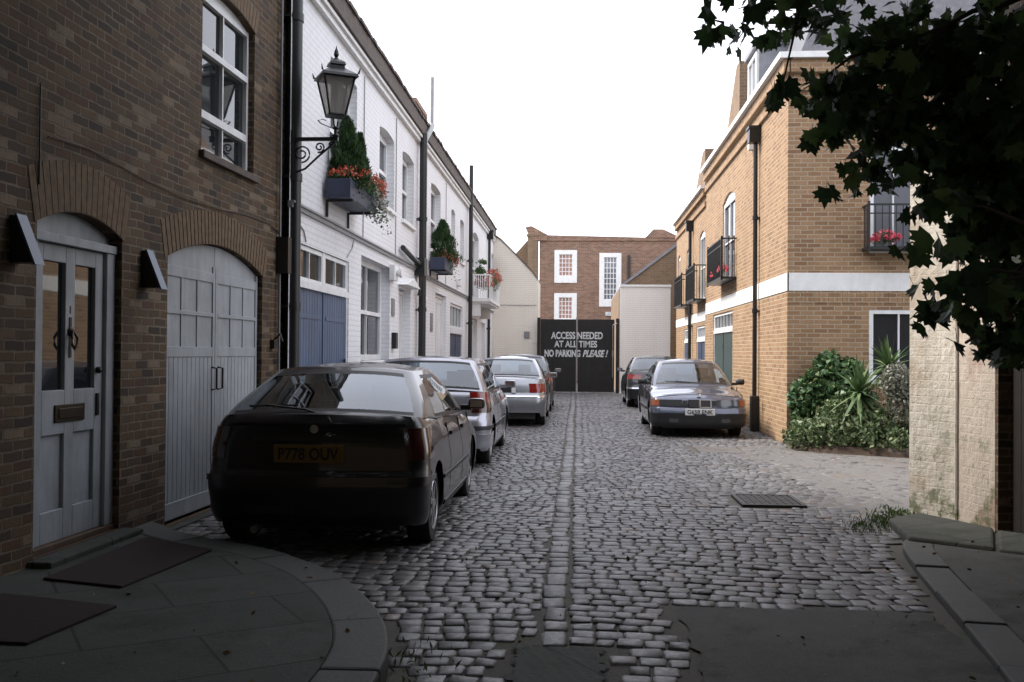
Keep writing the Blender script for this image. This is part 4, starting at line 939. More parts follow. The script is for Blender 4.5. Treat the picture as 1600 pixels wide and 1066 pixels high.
M['pink_old'] = cream_old('worn_pinkish_paint', (.47, .40, .34), (.63, .56, .50), (.40, .29, .24))
obj('wall', mb, 'cream_old', pr, recalc=False); obj('splayed_face', mbp, 'pink_old', pr, recalc=False)
mb = MB(); mb.tube([(3.385, 9.15, .02), (3.385, 9.15, 3.28)], .012, 6); obj('corner_bead', mb, 'cream_old', pr)
bw_ = thing('garage_wall', 'dark old brick wall with dark timber garage doors at the right edge', 'wall', (3.5, 5, 0))
Tw = lambda n, u, z: (3.5 - n, u, z)
mb = MB(); wall(mb, Tw, -6, 8.59, -.05, 4.4, [(4.9, 8.54, -.04, 2.24, 0, .18)]); mb.box(-2, -.3, -6, 8.595, -.05, 4.4, Tw); obj('wall', mb, 'stock', bw_)
mb = MB(); mb.box(-.02, .015, 4.6, 8.44, 2.24, 2.33, Tw); obj('lintel', mb, 'flag', bw_)
mb = MB(); mb.box(-.16, -.13, 4.9, 8.54, .02, 2.24, Tw)
for i in range(22): a = 4.9 + 3.64 * i / 22; mb.box(-.13, -.115, a + .005, a + 3.64 / 22 - .005, .02, 2.24, Tw)
obj('garage_door', mb, 'dark_wood', bw_)

# ================================================================ STREET LAMP on its bracket
lx, ly, lz = -2.70, 10.9, 3.62           # foot of the lantern
lt = thing('street_lamp', 'old black four sided lantern on a scrolled iron bracket', 'lamp', (WX, ly, 3.6))
mb = MB(); mb.box(WX + .0, lx + .03, ly - .018, ly + .018, 3.58, 3.62); mb.box(WX, WX + .03, ly - .03, ly + .03, 3.15, 3.70)
def scroll(mb, cx, cz, r, a0, turns, sgn=1, rad=.010):
    mb.tube([(cx + r * (1 - .75 * t) * math.cos(a0 + sgn * t * turns * 6.283), ly, cz + r * (1 - .75 * t) * math.sin(a0 + sgn * t * turns * 6.283)) for t in [i / 26 for i in range(27)]], rad, 6)
mb.tube([(WX + .02, ly, 3.22), (WX + .16, ly, 3.27), (WX + .30, ly, 3.40), (WX + .50, ly, 3.57)], .012, 6)
scroll(mb, WX + .12, 3.44, .10, R(270), 1.6); scroll(mb, WX + .32, 3.51, .06, R(250), 1.5); scroll(mb, WX + .47, 3.53, .045, R(180), 1.4, -1)
obj('bracket', mb, 'black_metal', lt)
mb = MB(); mb.lathe([(.03, 3.62), (.045, 3.66), (.02, 3.70), (.02, 3.80), (.05, 3.84), (.02, 3.88)], (lx, ly, 0), 'z', 12)
for s in (-1, 1): mb.tube([(lx, ly, 3.80), (lx + s * .06, ly, 3.86), (lx + s * .17, ly, 3.96), (lx + s * .20, ly, 4.03), (lx + s * .15, ly, 4.06), (lx + s * .11, ly, 4.03)], .010, 6)
for s in (-1, 1): mb.tube([(lx, ly, 3.80), (lx, ly + s * .08, 3.88), (lx, ly + s * .11, 4.05)], .010, 6)
mb.v = [(x, y, 3.62 + (z - 3.62) * .46) for x, y, z in mb.v]
obj('stem', mb, 'black_metal', lt)
rot = R(28); cr, sr = math.cos(rot), math.sin(rot)
def sq(h, z): return [(lx + cr * a * h - sr * b * h, ly + sr * a * h + cr * b * h, z) for a, b in ((-1, -1), (1, -1), (1, 1), (-1, 1))]
Hb, Ht, zb, zt = .088, .170, 4.06, 4.47
b_, t_ = sq(Hb, zb), sq(Ht, zt)
mb = MB()
for i in range(4):
    mb.tube([b_[i], t_[i]], .012, 6); j = (i + 1) % 4
    mb.tube([b_[i], b_[j]], .014, 6); mb.tube([t_[i], t_[j]], .016, 6)
mb.add(sq(Hb, zb - .01) + sq(Hb + .01, zb + .012), [(0, 1, 2, 3), (4, 5, 6, 7), (0, 1, 5, 4), (1, 2, 6, 5), (2, 3, 7, 6), (3, 0, 4, 7)])
obj('lantern_frame', mb, 'black_metal', lt)
mb = MB()
for i in range(4): j = (i + 1) % 4; mb.add([b_[i], b_[j], t_[j], t_[i]], [(0, 1, 2, 3)])
obj('glass', mb, 'lamp_glass', lt, recalc=False)
mb = MB(); rg = [(Ht + .035, zt), (Ht + .025, zt + .03), (.08, zt + .11), (.075, zt + .14), (.09, zt + .15), (.08, zt + .18), (.045, zt + .21)]
vs = [p for h, z in rg for p in sq(h, z)]
mb.add(vs, [(i * 4 + k, i * 4 + (k + 1) % 4, (i + 1) * 4 + (k + 1) % 4, (i + 1) * 4 + k) for i in range(len(rg) - 1) for k in range(4)] + [(0, 1, 2, 3), tuple(range((len(rg) - 1) * 4, len(rg) * 4))])
for p in sq(Ht + .03, zt + .03): mb.tube([p, (p[0] + (p[0] - lx) * .08, p[1] + (p[1] - ly) * .08, p[2] + .06)], [.014, .004], 6)
mb.lathe([(.045, zt + .21), (.03, zt + .225), (.015, zt + .24), (.03, zt + .27), (.022, zt + .31), (.008, zt + .345), (.003, zt + .37)], (lx, ly, 0), 'z', 12)
obj('lantern_top', mb, 'black_metal', lt)
mb = MB(); mb.lathe([(.015, zb + .02), (.02, zb + .18), (.035, zb + .2), (.045, zb + .3), (.02, zb + .4)], (lx, ly, 0), 'z', 12); mb.lathe([(.09, zt - .05), (.05, zt - .01)], (lx, ly, 0), 'z', 12); obj('mantle', mb, 'old_white', lt)
for c_ in lt.children: c_.location.z += .26 if c_.name.split('.')[0] in ('bracket', 'stem') else .06

# ================================================================ WINDOW BOXES, BALCONY FLOWERS
def planter(x0, x1, y0, y1, z0, z1, mat, lab):
    t = thing('window_box', lab, 'planter', ((x0 + x1) / 2, (y0 + y1) / 2, z0))
    mb = MB(); w_ = .02; mb.box(x0, x1, y0, y1, z0, z0 + w_); mb.box(x0, x0 + w_, y0, y1, z0 + w_, z1); mb.box(x1 - w_, x1, y0, y1, z0 + w_, z1); mb.box(x0 + w_, x1 - w_, y0, y0 + w_, z0 + w_, z1); mb.box(x0 + w_, x1 - w_, y1 - w_, y1, z0 + w_, z1)
    obj('box', mb, mat, t, bevel=.004)
    mb = MB(); mb.box(x0 + w_, x1 - w_, y0 + w_, y1 - w_, z1 - .05, z1 - .03); obj('soil', mb, 'soil', t)
    mb = MB(); mb.v = []; mb.f = []; mb.m = []
    for ya in (y0 + .15, y1 - .18): mb = MB(); mb.box(x0 - .04, x1 + .01, ya, ya + .03, z0 - .03, z0); mb.box(x0 - .04, x0 - .01, ya, ya + .03, z0 - .22, z0 - .03); obj('bracket', mb, 'black_metal', t)
def conifer(x, y, z, h, r, lab, n=2600):
    t = thing('conifer', lab, 'plant', (x, y, z)); mb = MB(); mb.tube([(x, y, z - .05), (x, y, z + h * .9)], [.018, .004], 6); obj('stem', mb, 'bark', t)
    mb = MB()
    for _ in range(n):
        k = rnd() ** .8; a = rnd() * 6.283; rr = r * (1 - k) ** .75 * (.55 + .45 * rnd()) * (1 + .28 * math.sin(a * 3 + k * 16)) + .01
        leaf(mb, (x + rr * math.cos(a), y + rr * math.sin(a), z + k * h), .085, 'needle', (math.cos(a) * .6, math.sin(a) * .6, 1), .8)
    obj('foliage', mb, 'conifer', t, recalc=False)
def flowers(name, c, r, n, mat, lab, green=1.0, size=.035, trail=0, leafm='sprig'):
    t = thing(name, lab, 'flowers', (c[0], c[1], c[2] - r[2])); mb = MB(); clump(mb, c, r, int(n * green), .05, 'oval', .3)
    if trail:
        for _ in range(trail):
            u = ru(-1, 1); leaf(mb, (c[0] + r[0] * ru(.5, 1.1), c[1] + r[1] * u, c[2] - ru(0, .45)), .045, 'oval')
    obj('foliage', mb, leafm, t, recalc=False)
    mb = MB()
    for _ in range(int(n * .26)):
        d = Vector((random.gauss(0, 1), random.gauss(0, 1), abs(random.gauss(0, .8)) - .25)).normalized(); k = ru(.8, 1.15)
        q = (c[0] + d.x * r[0] * k, c[1] + d.y * r[1] * k, c[2] + d.z * r[2] * k)
        for _ in range(7): leaf(mb, (q[0] + random.gauss(0, .016), q[1] + random.gauss(0, .016), q[2] + random.gauss(0, .014)), size, 'oval')
    obj('blossom', mb, mat, t, recalc=False)
bx0, bx1 = WX + .05, WX + .36
planter(bx0, bx1, 12.25, 13.75, 3.42, 3.66, 'box_blue', 'navy window box below the lantern, holding conifers and red geraniums')
conifer(-3.0, 12.68, 3.60, .92, .30, 'tall dark conifer in the near window box, behind the lantern', 5200)
conifer(-2.98, 13.4, 3.62, .85, .17, 'slim pointed conifer in the middle of the near window box', 2200)
flowers('geranium', (-2.95, 12.7, 3.74), (.22, .42, .14), 420, 'flower_red', 'orange red geraniums at the near end of the first window box', trail=40)
flowers('geranium', (-2.90, 13.4, 3.74), (.26, .42, .20), 520, 'flower_red', 'orange red geraniums spilling over the middle of the first window box', trail=60)
flowers('trailing_plant', (-2.85, 13.85, 3.58), (.17, .24, .28), 420, 'flower_white', 'pale trailing plant with white flowers at the far end of the first window box', trail=60, leafm='silver')
t = thing('potted_shrub', 'small soft green leafy shrub beside the slim conifer in the window box', 'plant', (-2.98, 13.8, 3.6)); mb = MB()
for _ in range(7): clump(mb, (-2.95 + ru(-.08, .08), 13.95 + ru(-.2, .3), 3.85 + ru(-.05, .25)), (.07, .10, .15), 80, .075, 'needle', 0)
obj('foliage', mb, 'sprig', t, recalc=False)
planter(bx0, bx1, 21.15, 22.55, 3.27, 3.53, 'box_blue', 'blue window box on the second white house')
conifer(-2.98, 21.75, 3.48, .92, .40, 'dark conifer standing in the second window box', 4200)
flowers('geranium', (-2.93, 22.1, 3.56), (.24, .60, .22), 560, 'flower_red', 'faded orange flowers over the far half of the second window box', trail=50)
flowers('geranium', (-2.85, 30.0, 3.55), (.26, .3, .20), 360, 'flower_red', 'bright red flowers in the railed balcony at the far white house', size=.05)
flowers('potted_shrub', (-2.62, 31.0, 3.75), (.22, .7, .35), 700, 'flower_red', 'green leafy plant hanging over the outer rail of the far balcony', green=1, size=.04)
t = thing('potted_shrub', 'taller dark green pot plant behind the red flowers on the far balcony', 'plant', (-3.0, 30.4, 3.2)); mb = MB()
clump(mb, (-2.98, 30.4, 3.95), (.18, .35, .22), 240, .10, 'oval', .2); clump(mb, (-2.95, 30.4, 4.28), (.2, .35, .07), 60, .12, 'oval', .2); mb.tube([(-2.98, 30.4, 3.3), (-2.96, 30.4, 4.3)], .012, 5); obj('foliage', mb, 'ivy', t, recalc=False)
flowers('geranium', (5.02, 16.68, 3.42), (.24, .12, .13), 240, 'flower_pink', 'pink flowers in the balcony on the camera facing yellow brick wall', size=.045)
flowers('geranium', (3.26, 23.9, 3.36), (.10, .35, .10), 120, 'flower_pink', 'pink flowers at the far end of the big balcony beside the downpipe', size=.045)
flowers('geranium', (3.26, 22.7, 3.4), (.10, .3, .10), 120, 'flower_pink', 'pink flowers at the near end of the big balcony beside the downpipe', size=.045)

# ================================================================ PLANTED BED by the yellow brick wall
mb = MB(); mb.add([(3.45, 16.9, .0), (3.35, 15.7, .0), (3.9, 15.2, .0), (6, 14.2, .0), (6, 16.9, .0), (3.45, 16.9, .14), (3.45, 15.8, .10), (3.95, 15.3, .12), (6, 14.3, .16), (6, 16.9, .2)], [(5, 6, 7, 8, 9), (0, 1, 6, 5), (1, 2, 7, 6), (2, 3, 8, 7)])
label(obj('soil', mb, 'soil', recalc=False), kind='structure')
mb = MB(); mb.tube([(4.6, 15.02, .06), (6, 14.25, .1)], .09, 6); label(obj('bed_edging', mb, 'brown_tile'), 'red brown clay edging in front of the planted bed', 'edging')
def shrub(name, lab, base, clumps, size, kind, mat, cat='shrub', stem=True, tilt=1):
    t = thing(name, lab, cat, base)
    if stem:
        mb = MB()
        for c, r, n in clumps: mb.tube([base, ((base[0] + c[0]) / 2, (base[1] + c[1]) / 2, (base[2] + c[2]) / 2 + .05), c], [.025, .015, .006], 6)
        obj('stem', mb, 'bark', t)
    mb = MB()
    for c, r, n in clumps: clump(mb, c, r, n, size, kind, .55, tilt, zmin=.03)
    obj('foliage', mb, mat, t, recalc=False)
shrub('climbing_shrub', 'glossy green ivy like shrub climbing the yellow brick corner', (4.0, 16.6, .1),
      [((3.75, 16.5, .70), (.34, .33, .45), 750), ((4.05, 16.5, 1.05), (.36, .33, .42), 800), ((4.35, 16.55, 1.12), (.36, .3, .36), 650), ((4.3, 16.3, .70), (.5, .4, .45), 900), ((4.1, 16.6, 1.42), (.22, .2, .16), 110)], .105, 'ivy', 'ivy')
shrub('ground_shrub', 'low spreading pale leaved shrub along the front of the bed', (4.3, 15.8, .1),
      [((3.6, 15.9, .22), (.38, .4, .30), 800), ((4.0, 15.6, .35), (.5, .45, .42), 1300), ((4.5, 15.35, .35), (.5, .45, .42), 1300), ((4.95, 15.0, .26), (.4, .35, .28), 800), ((4.2, 15.8, .62), (.45, .35, .28), 800)], .075, 'oval', 'varieg')
shrub('silver_shrub', 'feathery silver grey shrub beside the cream wall', (5.15, 15.7, .1),
      [((4.72, 15.05, 1.10), (.24, .3, .30), 1500), ((4.9, 15.05, .85), (.35, .35, .42), 1500)], .06, 'oval', 'silver')
def yucca(base, tops, lab):
    t = thing('yucca', lab, 'plant', base)
    mb = MB()
    for (x, y, z), n, ln in tops: mb.tube([base, (x, y, z)], [.06, .045], 8)
    obj('trunk', mb, 'bark', t)
    mb = MB()
    for (x, y, z), n, ln in tops:
        for _ in range(n):
            a = rnd() * 6.283; el = ru(-.75, 1.45); l = ln * ru(.75, 1.1); h = Vector((math.cos(a) * math.cos(el), math.sin(a) * math.cos(el), math.sin(el)))
            sd_ = Vector((-math.sin(a), math.cos(a), 0)); pts = []
            for k, (f, wd) in enumerate(((0, .02), (.35, .03), (.7, .02), (1, .001))):
                p = Vector((x, y, z)) + h * l * f - Vector((0, 0, 1)) * (f ** 2) * l * .25 * math.cos(el); pts += [p + sd_ * wd, p - sd_ * wd]
            mb.add(pts, [(0, 1, 3, 2), (2, 3, 5, 4), (4, 5, 7, 6)])
    obj('foliage', mb, 'yucca', t, recalc=False)
yucca((4.9, 15.9, .1), [((4.86, 15.9, 1.32), 80, .55), ((4.32, 15.6, .92), 90, .60)], 'spiky green yucca with sword leaves in front of the ground floor window')

# ================================================================ MAPLE on the right, hanging over the road
tr_ = thing('maple_tree', 'dark broad leaved maple hanging over the mews from the right', 'tree', (5.6, 5.0, 0))
def PP(px, py, d):       # a point of the crown, d metres away
    X = (px - 902) * d / F_PX; return (X, d + .065 * X, CAM_Z + (551 - py) * d / F_PX)
sprays = [(1112, 26, 22, 9, 4.9, 5), (1160, 14, 22, 8, 5.0, 6), (1168, 36, 13, 10, 5.0, 5), (1205, 15, 25, 10, 5.0, 8), (1240, 26, 30, 18, 5.1, 14), (1290, 12, 40, 12, 5.1, 14),
          (1362, 60, 38, 34, 5.3, 42), (1315, 130, 32, 22, 5.2, 26), (1262, 135, 28, 14, 5.0, 11), (1215, 150, 22, 8, 5.0, 6), (1340, 150, 48, 36, 5.3, 66), (1390, 188, 40, 30, 5.4, 48), (1320, 190, 25, 14, 5.2, 11), (1290, 205, 16, 9, 5.1, 5),
          (1410, 100, 60, 70, 5.6, 105), (1480, 120, 75, 100, 5.5, 150), (1560, 130, 60, 120, 5.0, 190), (1462, 245, 38, 32, 5.3, 52), (1350, 258, 40, 9, 5.0, 11), (1325, 290, 20, 8, 5.0, 5), (1520, 250, 55, 55, 5.2, 150), (1570, 300, 50, 90, 5.0, 200),
          (1372, 274, 26, 9, 5.2, 6), (1470, 315, 22, 14, 4.6, 9), (1440, 384, 16, 14, 4.0, 4), (1500, 310, 25, 15, 5.0, 12), (1535, 350, 18, 35, 5.0, 8), (1590, 380, 22, 40, 4.8, 22),
          (1490, 440, 20, 18, 4.4, 12), (1505, 475, 22, 20, 4.3, 11), (1482, 500, 12, 8, 4.4, 4), (1518, 532, 3, 5, 4.3, 0), (1450, 492, 6, 3, 4.4, 0), (1550, 455, 22, 30, 4.6, 12), (1600, 500, 30, 60, 4.6, 60), (1690, 110, 70, 110, 5.0, 170), (1720, 260, 60, 60, 5.0, 90), (1820, 120, 80, 120, 5.0, 120)]
mb = MB(); lb = MB()
mb.tube([(5.6, 5.0, 0), (5.5, 5.0, 1.6), (5.2, 5.1, 3.2), (4.6, 5.2, 4.8), (3.8, 5.0, 6.5), (3.2, 4.6, 8.0)], [.26, .21, .18, .14, .10, .05], 12)
LIMB = []
for pts_ in (((4.9, 5.2, 4.0), (4.0, 5.35, 3.95), (3.1, 5.2, 3.7), (2.3, 5.3, 3.35), (1.75, 5.25, 3.15)), ((3.1, 5.2, 3.7), (2.7, 5.15, 3.1), (2.35, 5.0, 2.6), (2.1, 4.6, 2.1), (1.95, 4.4, 1.85)), ((4.0, 5.35, 3.95), (3.3, 5.2, 4.3), (2.2, 5.2, 4.05), (1.2, 5.1, 3.6))):
    q_ = smooth3 = [Vector(p) for p in pts_]; fine_ = []
    for a_, b_ in zip(q_, q_[1:]):
        for k_ in range(4): fine_.append(a_.lerp(b_, k_ / 4) + Vector((ru(-.02, .02), ru(-.02, .02), ru(-.02, .02) + .03 * math.sin(k_))))
    fine_.append(q_[-1]); mb.tube(fine_, [.045 - .036 * i / (len(fine_) - 1) for i in range(len(fine_))], 8); LIMB += fine_[3:]
for (px, py, rx, ry, d, n) in sprays:
    c = Vector(PP(px, py, d)); s = d / F_PX
    hub = LIMB[min(range(len(LIMB)), key=lambda k_: (LIMB[k_] - c).length - .25 * (LIMB[k_].x > c.x + .1))]
    mid_ = hub.lerp(c, .55) + Vector((ru(-.04, .04), ru(-.04, .04), .05))
    if n > 5: mb.tube([hub, mid_, c], [.012, .008, .003], 6)
    for _ in range(3 if n > 9 else 1):
        e = Vector((c.x - ru(.3, 1) * rx * s, c.y + ru(-.3, .3), c.z + ru(-1, .6) * ry * s)); q0 = c + Vector((rx * s * .9, .1, ry * s * .5)); mb.tube([q0, q0.lerp(e, .5) + Vector((0, 0, .03)), e], [.007, .004, .002], 5)
    for _ in range(int(n * 1.35) if n > 12 else n + 1):
        p = Vector((c.x + ru(-1, 1) * rx * s, c.y + ru(-.35, .45), c.z + ru(-1, 1) * ry * s))
        leaf(lb, p, .128, 'maple', (ru(-.6, .6), -.5, -.55 + ru(-.5, .2)), 1.0)
        if rnd() < .25: lb.tube([p, p + Vector((ru(-.03, .03), .02, .07))], .0015, 3, False)
# hanging stems; then out-of-view leaf masses over the camera, added to darken the foreground
for a, b in (((1.2, 5.1, 3.6), (.8, 4.95, 3.22)),):
    a, b = Vector(a), Vector(b); mb.tube([a, a.lerp(b, .5) + Vector((0, 0, .15)), b], [.018, .012, .004], 6)
shade_crown = [((-1.2, 5.2, 6.4), (3.0, 4.0, 1.6), 5000), ((2.4, 6.0, 6.6), (2.6, 3.8, 1.5), 4200), ((-2.0, 1.0, 5.6), (2.4, 3.5, 1.4), 3200), ((0.5, -5, 5.5), (5, 3, 2.2), 2600), ((4.6, 3.0, 5.6), (3.0, 3.6, 1.4), 2200), ((2.0, 1.0, 6.2), (3.0, 4.0, 1.5), 2200), ((-.2, -2.0, 6.4), (2.8, 3.5, 1.5), 1600), ((4.5, 5.5, 6.6), (2.6, 2.8, 1.6), 1300), ((5.5, -1, 4.6), (2.5, 3.5, 1.8), 1200)]
for c, r, n in shade_crown:
    mb.tube([(3.8, 5.0, 6.5), tuple(c)], [.08, .03], 8)
    for _ in range(n):
        d = Vector((random.gauss(0, 1), random.gauss(0, 1), random.gauss(0, 1))).normalized(); k = ru(.3, 1)
        p = (c[0] + d.x * r[0] * k, c[1] + d.y * r[1] * k, c[2] + d.z * r[2] * k)
        if p[1] > .3 and p[2] < 1.5 + .375 * p[1] + .35 + .02 * p[0]: continue
        leaf(lb, p, .27, 'maple', (0, 0, 1), 1.4)
obj('trunk', mb, 'bark', tr_, smooth=True); obj('crown', lb, 'maple', tr_, recalc=False)

# weeds and litter in the joints
mb = MB()
for (x, y, n, s_) in ((-.80, 4.75, 40, .05), (-.78, 4.45, 20, .04), (2.78, 9.1, 260, .05), (2.6, 8.85, 180, .045), (2.4, 8.6, 80, .04), (3.0, 9.5, 160, .06), (3.35, 8.6, 40, .07)):
    for _ in range(n): leaf(mb, (x + random.gauss(0, .10), y + random.gauss(0, .14), (.125 if x < -1.1 and y < 6 else .02) + rnd() * .03), s_, 'needle', (ru(-.4, .4), ru(-.4, .4), 1), .8)
label(obj('weeds', mb, 'grass', recalc=False), 'small green weeds growing in the paving joints', 'weeds', kind='stuff')

# unseen building added behind the camera for reflections and to shade the foreground
ob = thing('shade_house', 'unseen plain brown brick house added behind the viewpoint for shade and reflections', 'house', (0, -13, 0))
mb = MB(); mb.box(-16, 16, -20, -13, -.05, 11); obj('wall', mb, 'stock', ob)
mb = MB(); mb.box(-16.3, 16.3, -20.3, -12.7, 11, 11.3); obj('roof', mb, 'slate', ob)

# dry leaves and grit lying about
mb = MB()
for _ in range(420):
    x, y = ru(-2.9, 3.4), 3.6 + 9 * rnd() ** 1.5
    if not inside(PL, x, y) and rnd() < .45 and x < 1.6: continue
    z = .123 if inside(PL, x, y) else (.09 if inside(PR, x, y) else .026)
    leaf(mb, (x, y, z), ru(.012, .04), 'oval', (ru(-1, 1), ru(-1, 1), .12), .25)
label(obj('leaf_litter', mb, 'litter', recalc=False), 'small dry leaves and grit scattered over the paving', 'litter', kind='stuff')
# ================================================================ CARS
def lin(tab, x):
    if x <= tab[0][0]: return tab[0][1]
    for (a, va), (b, vb) in zip(tab, tab[1:]):
        if x <= b:
            t = (x - a) / (b - a); return va + (vb - va) * (t * t * (3 - 2 * t) if True else t)
    return tab[-1][1]
def contour(q, w, yr, yf, rr, rf, br, bf, sb):
    """half outline seen from above: q 0-1 tail, 1-2 corner, 2-3 flank, 3-4 corner, 4-5 nose"""
    if q <= 1: x = (w - rr) * q; return x, yr + br * q * q
    if q <= 2: a = (q - 1) * math.pi / 2; return w - rr + rr * math.sin(a), yr + br + rr - rr * math.cos(a)
    if q <= 3: f = q - 2; y = (yr + br + rr) * (1 - f) + (yf - bf - rf) * f; return w + sb * 4 * f * (1 - f), y
    if q <= 4: a = (q - 3) * math.pi / 2; return w - rf + rf * math.cos(a), yf - bf - rf + rf * math.sin(a)
    f = 5 - q; return (w - rf) * f, yf - bf * f * f
class Car:
    def __init__(s, name, lab, loc, P, rz=0):
        s.P = P; s.t = thing(name, lab, 'car', loc, rz, 'cars parked along the mews'); s.L, s.W = P['L'], P['W']
        s.rr, s.rf, s.br, s.bf = P.get('rr', .16), P.get('rf', .26), P.get('br', .06), P.get('bf', .08)
        s.R = P.get('R', .30); s.yw = (-s.L / 2 + P['ro'], -s.L / 2 + P['ro'] + P['wb'])
        s.body()
    def cz(s, q, z):
        P = s.P; w = s.W / 2 * lin(P['wprof'], z)
        return contour(q, w, -s.L / 2 + lin(P['rear'], z), s.L / 2 - lin(P['front'], z), s.rr, s.rf, s.br, s.bf, .012)
    def pt(s, q, z, side=1):
        x, y = s.cz(q, z); return Vector((x * side, y, z))
    def nrm(s, q, z, side=1):
        a = s.pt(q + .01, z, side) - s.pt(q - .01 if q > .01 else q, z, side); b = s.pt(q, z + .01, side) - s.pt(q, z - .01, side)
        n = a.cross(b) * side
        return n.normalized()
    def patch(s, name, q0, q1, z0, z1, mat, off=.008, side=1, nq=8, nz=4, parent=None, z0b=None, z1b=None):
        """skin piece standing just off the body, with a rim going back into it"""
        mb = MB(); z0b = z0 if z0b is None else z0b; z1b = z1 if z1b is None else z1b
        g = []; 
        for j in range(-1, nz + 2):
            row = []
            for i in range(-1, nq + 2):
                ii, jj = min(max(i, 0), nq), min(max(j, 0), nz); f = ii / nq; q = q0 + (q1 - q0) * f
                a, b = z0 + (z0b - z0) * f, z1 + (z1b - z1) * f; z = a + (b - a) * jj / nz
                o = off if (ii == i and jj == j) else -.012
                row.append(s.pt(q, z, side) + s.nrm(q, z, side) * o)
            g.append(row)
        mb.grid(g); return obj(name, mb, mat, parent or s.t, local=True, smooth=True, auto=50)
    def body(s):
        P = s.P; nt_ = 16
        Q = [i / 6 for i in range(6)] + [1 + i / 6 for i in range(6)] + [2 + i / 90 for i in range(90)] + [3 + i / 6 for i in range(6)] + [4 + i / 6 for i in range(7)]
        cols = []
        for q in Q:
            x, y = s.cz(q, .6); zt = lin(P['deck'], y); zb = P.get('sill', .20)
            if q < 1.5 or q > 3.5: zb = P.get('valance', .24)
            for yw in s.yw:
                Ra = s.R + .055
                if abs(y - yw) < Ra and 1.9 < q < 3.2: zb = max(zb, s.R + math.sqrt(Ra * Ra - (y - yw) ** 2))
            col = []
            for k in range(nt_ + 1):
                t = k / nt_; t = t if t < .75 else .75 + (t - .75)
                z = zb + (zt - zb) * t; x, y = s.cz(q, z); e = max(0, (t - .80) / .20) ** 2 * P.get('round', .05)
                sc = 1 - e / (s.W / 2) ; yy = y * (1 - e / (s.L / 2) * (1 if (q < 1.5 or q > 3.5) else 0))
                col.append((max(0, x * sc), yy, z))
            cols.append(col)
        mb = MB(); n = len(Q)
        for side in (1, -1):
            g = [[(p[0] * side, p[1], p[2]) for p in c] for c in cols]; mb.grid(g)
        # under-body closing strips (dark) and deck
        G = P['gh']
        ins, body_rows = MB(), []
        cr = P.get('crown', .035); m = 12
        for i, c in enumerate(cols):
            x, y, z = c[-1]; fade = min(1, max(0, (i) / 8), 1) * min(1, (n - 1 - i) / 8)
            body_rows.append([(x * (-1 + 2 * k / m), y, z + cr * fade * (1 - (-1 + 2 * k / m) ** 2)) for k in range(m + 1)])
        mb.grid(body_rows)
        # greenhouse
        ya, yb, yc, yd = G['screen'], G['roof_f'], G['roof_r'], G['tail']; zr = G['z']; wb, wr = G['wb'], G['wr']
        T_ = [0, .05, .12, .3, .5, .7, .85, .92, .97, 1.0]
        bandw = G.get('bands')
        A, B_ = G['side'][0], G['side'][1]           # flank fractions: list of (f0,f1) windows
        fq = sorted({0, .03, .97, 1} | {v for ab in G['side'] for v in ab} | {v for ab in G['side'] for v in (ab[0] - .012, ab[1] + .012)})
        flank = []
        for a, b in zip(fq, fq[1:]):
            k = max(1, int((b - a) / .06)); flank += [a + (b - a) * j / k for j in range(k)]
        GQ = [0, .2, .4, .6, .8, .9, 1.0, 1.25, 1.5, 1.75] + [2 + f for f in flank] + [3.0, 3.25, 3.5, 3.75, 4.0, 4.1, 4.25, 4.5, 4.75, 5.0]
        rg = []
        for q in GQ:
            col = []
            for t in T_:
                ts = t; tw = t + .0 * t; w = wb + (wr - wb) * (t ** 1.15) + .02 * math.sin(math.pi * t)
                yr_ = yd + (yc - yd) * t - G.get('rbul', .03) * math.sin(math.pi * t); yf_ = ya + (yb - ya) * t + .04 * math.sin(math.pi * t)
                rr_, rf_ = G.get('rr', .11), G.get('rf', .13)
                x, y = contour(q, w, yr_, yf_, rr_, rf_, G.get('br', .06), .12, .01)
                z0 = lin(P['deck'], y) + cr * (1 - min(1, abs(x) / (s.W / 2)) ** 2) - .012
                z1 = zr - .035 * abs(x / max(wr, .1)) ** 3 - .02 * (1 if False else 0)
                col.append((x, y, z0 + (z1 - z0) * t))
            rg.append(col)
        nT = len(T_); wins = {}
        def cls(i, j):
            q = (GQ[i] + GQ[i + 1]) / 2; t = (T_[j] + T_[j + 1]) / 2
            if q < 1.25: zone = 'rear_window'
            elif q > 3.75: zone = 'windscreen'
            elif 2 < q < 3:
                zone = None
                for k, (a, b) in enumerate(G['side']):
                    if a < q - 2 < b: zone = 'side_window_%d' % k
                    elif a - .0125 < q - 2 < b + .0125: return 'trim' if .05 < t < .92 else 'body'
            else: zone = None
            if zone is None: return 'body'
            if t < .05 or t > .92: return 'body'
            if t < .12 or t > .85 and not zone.startswith('side'): return 'trim'
            if t > .85: return 'trim'
            return zone
        for side in (1, -1):
            for i in range(len(GQ) - 1):
                for j in range(nT - 1):
                    quad = [rg[i][j], rg[i + 1][j], rg[i + 1][j + 1], rg[i][j + 1]]; quad = [(x * side, y, z) for x, y, z in quad]
                    c = cls(i, j)
                    if c == 'body': mb.add(quad, [(0, 1, 2, 3)])
                    elif c == 'trim': mb.add(quad, [(0, 1, 2, 3)], 1)
                    else:
                        key = c if not c.startswith('side') else c + str(side)
                        wins.setdefault(key, MB()).add(quad, [(0, 1, 2, 3)])
        # roof skin
        rows = []
        for i, c in enumerate(rg):
            x, y, z = c[-1]; y_lo, y_hi = rg[0][-1][1], rg[-1][-1][1]
            f = (y - y_lo) / (y_hi - y_lo); ff = min(1, f * 4, (1 - f) * 4)
            rows.append([(x * (-1 + 2 * k / 8), y, z + ((.035 + .03 * ff) * (1 - (-1 + 2 * k / 8) ** 2)) * min(1, abs(x) / max(wr, .1)) * (.3 + .7 * ff)) for k in range(9)])
        mb.grid(rows)
        import bmesh
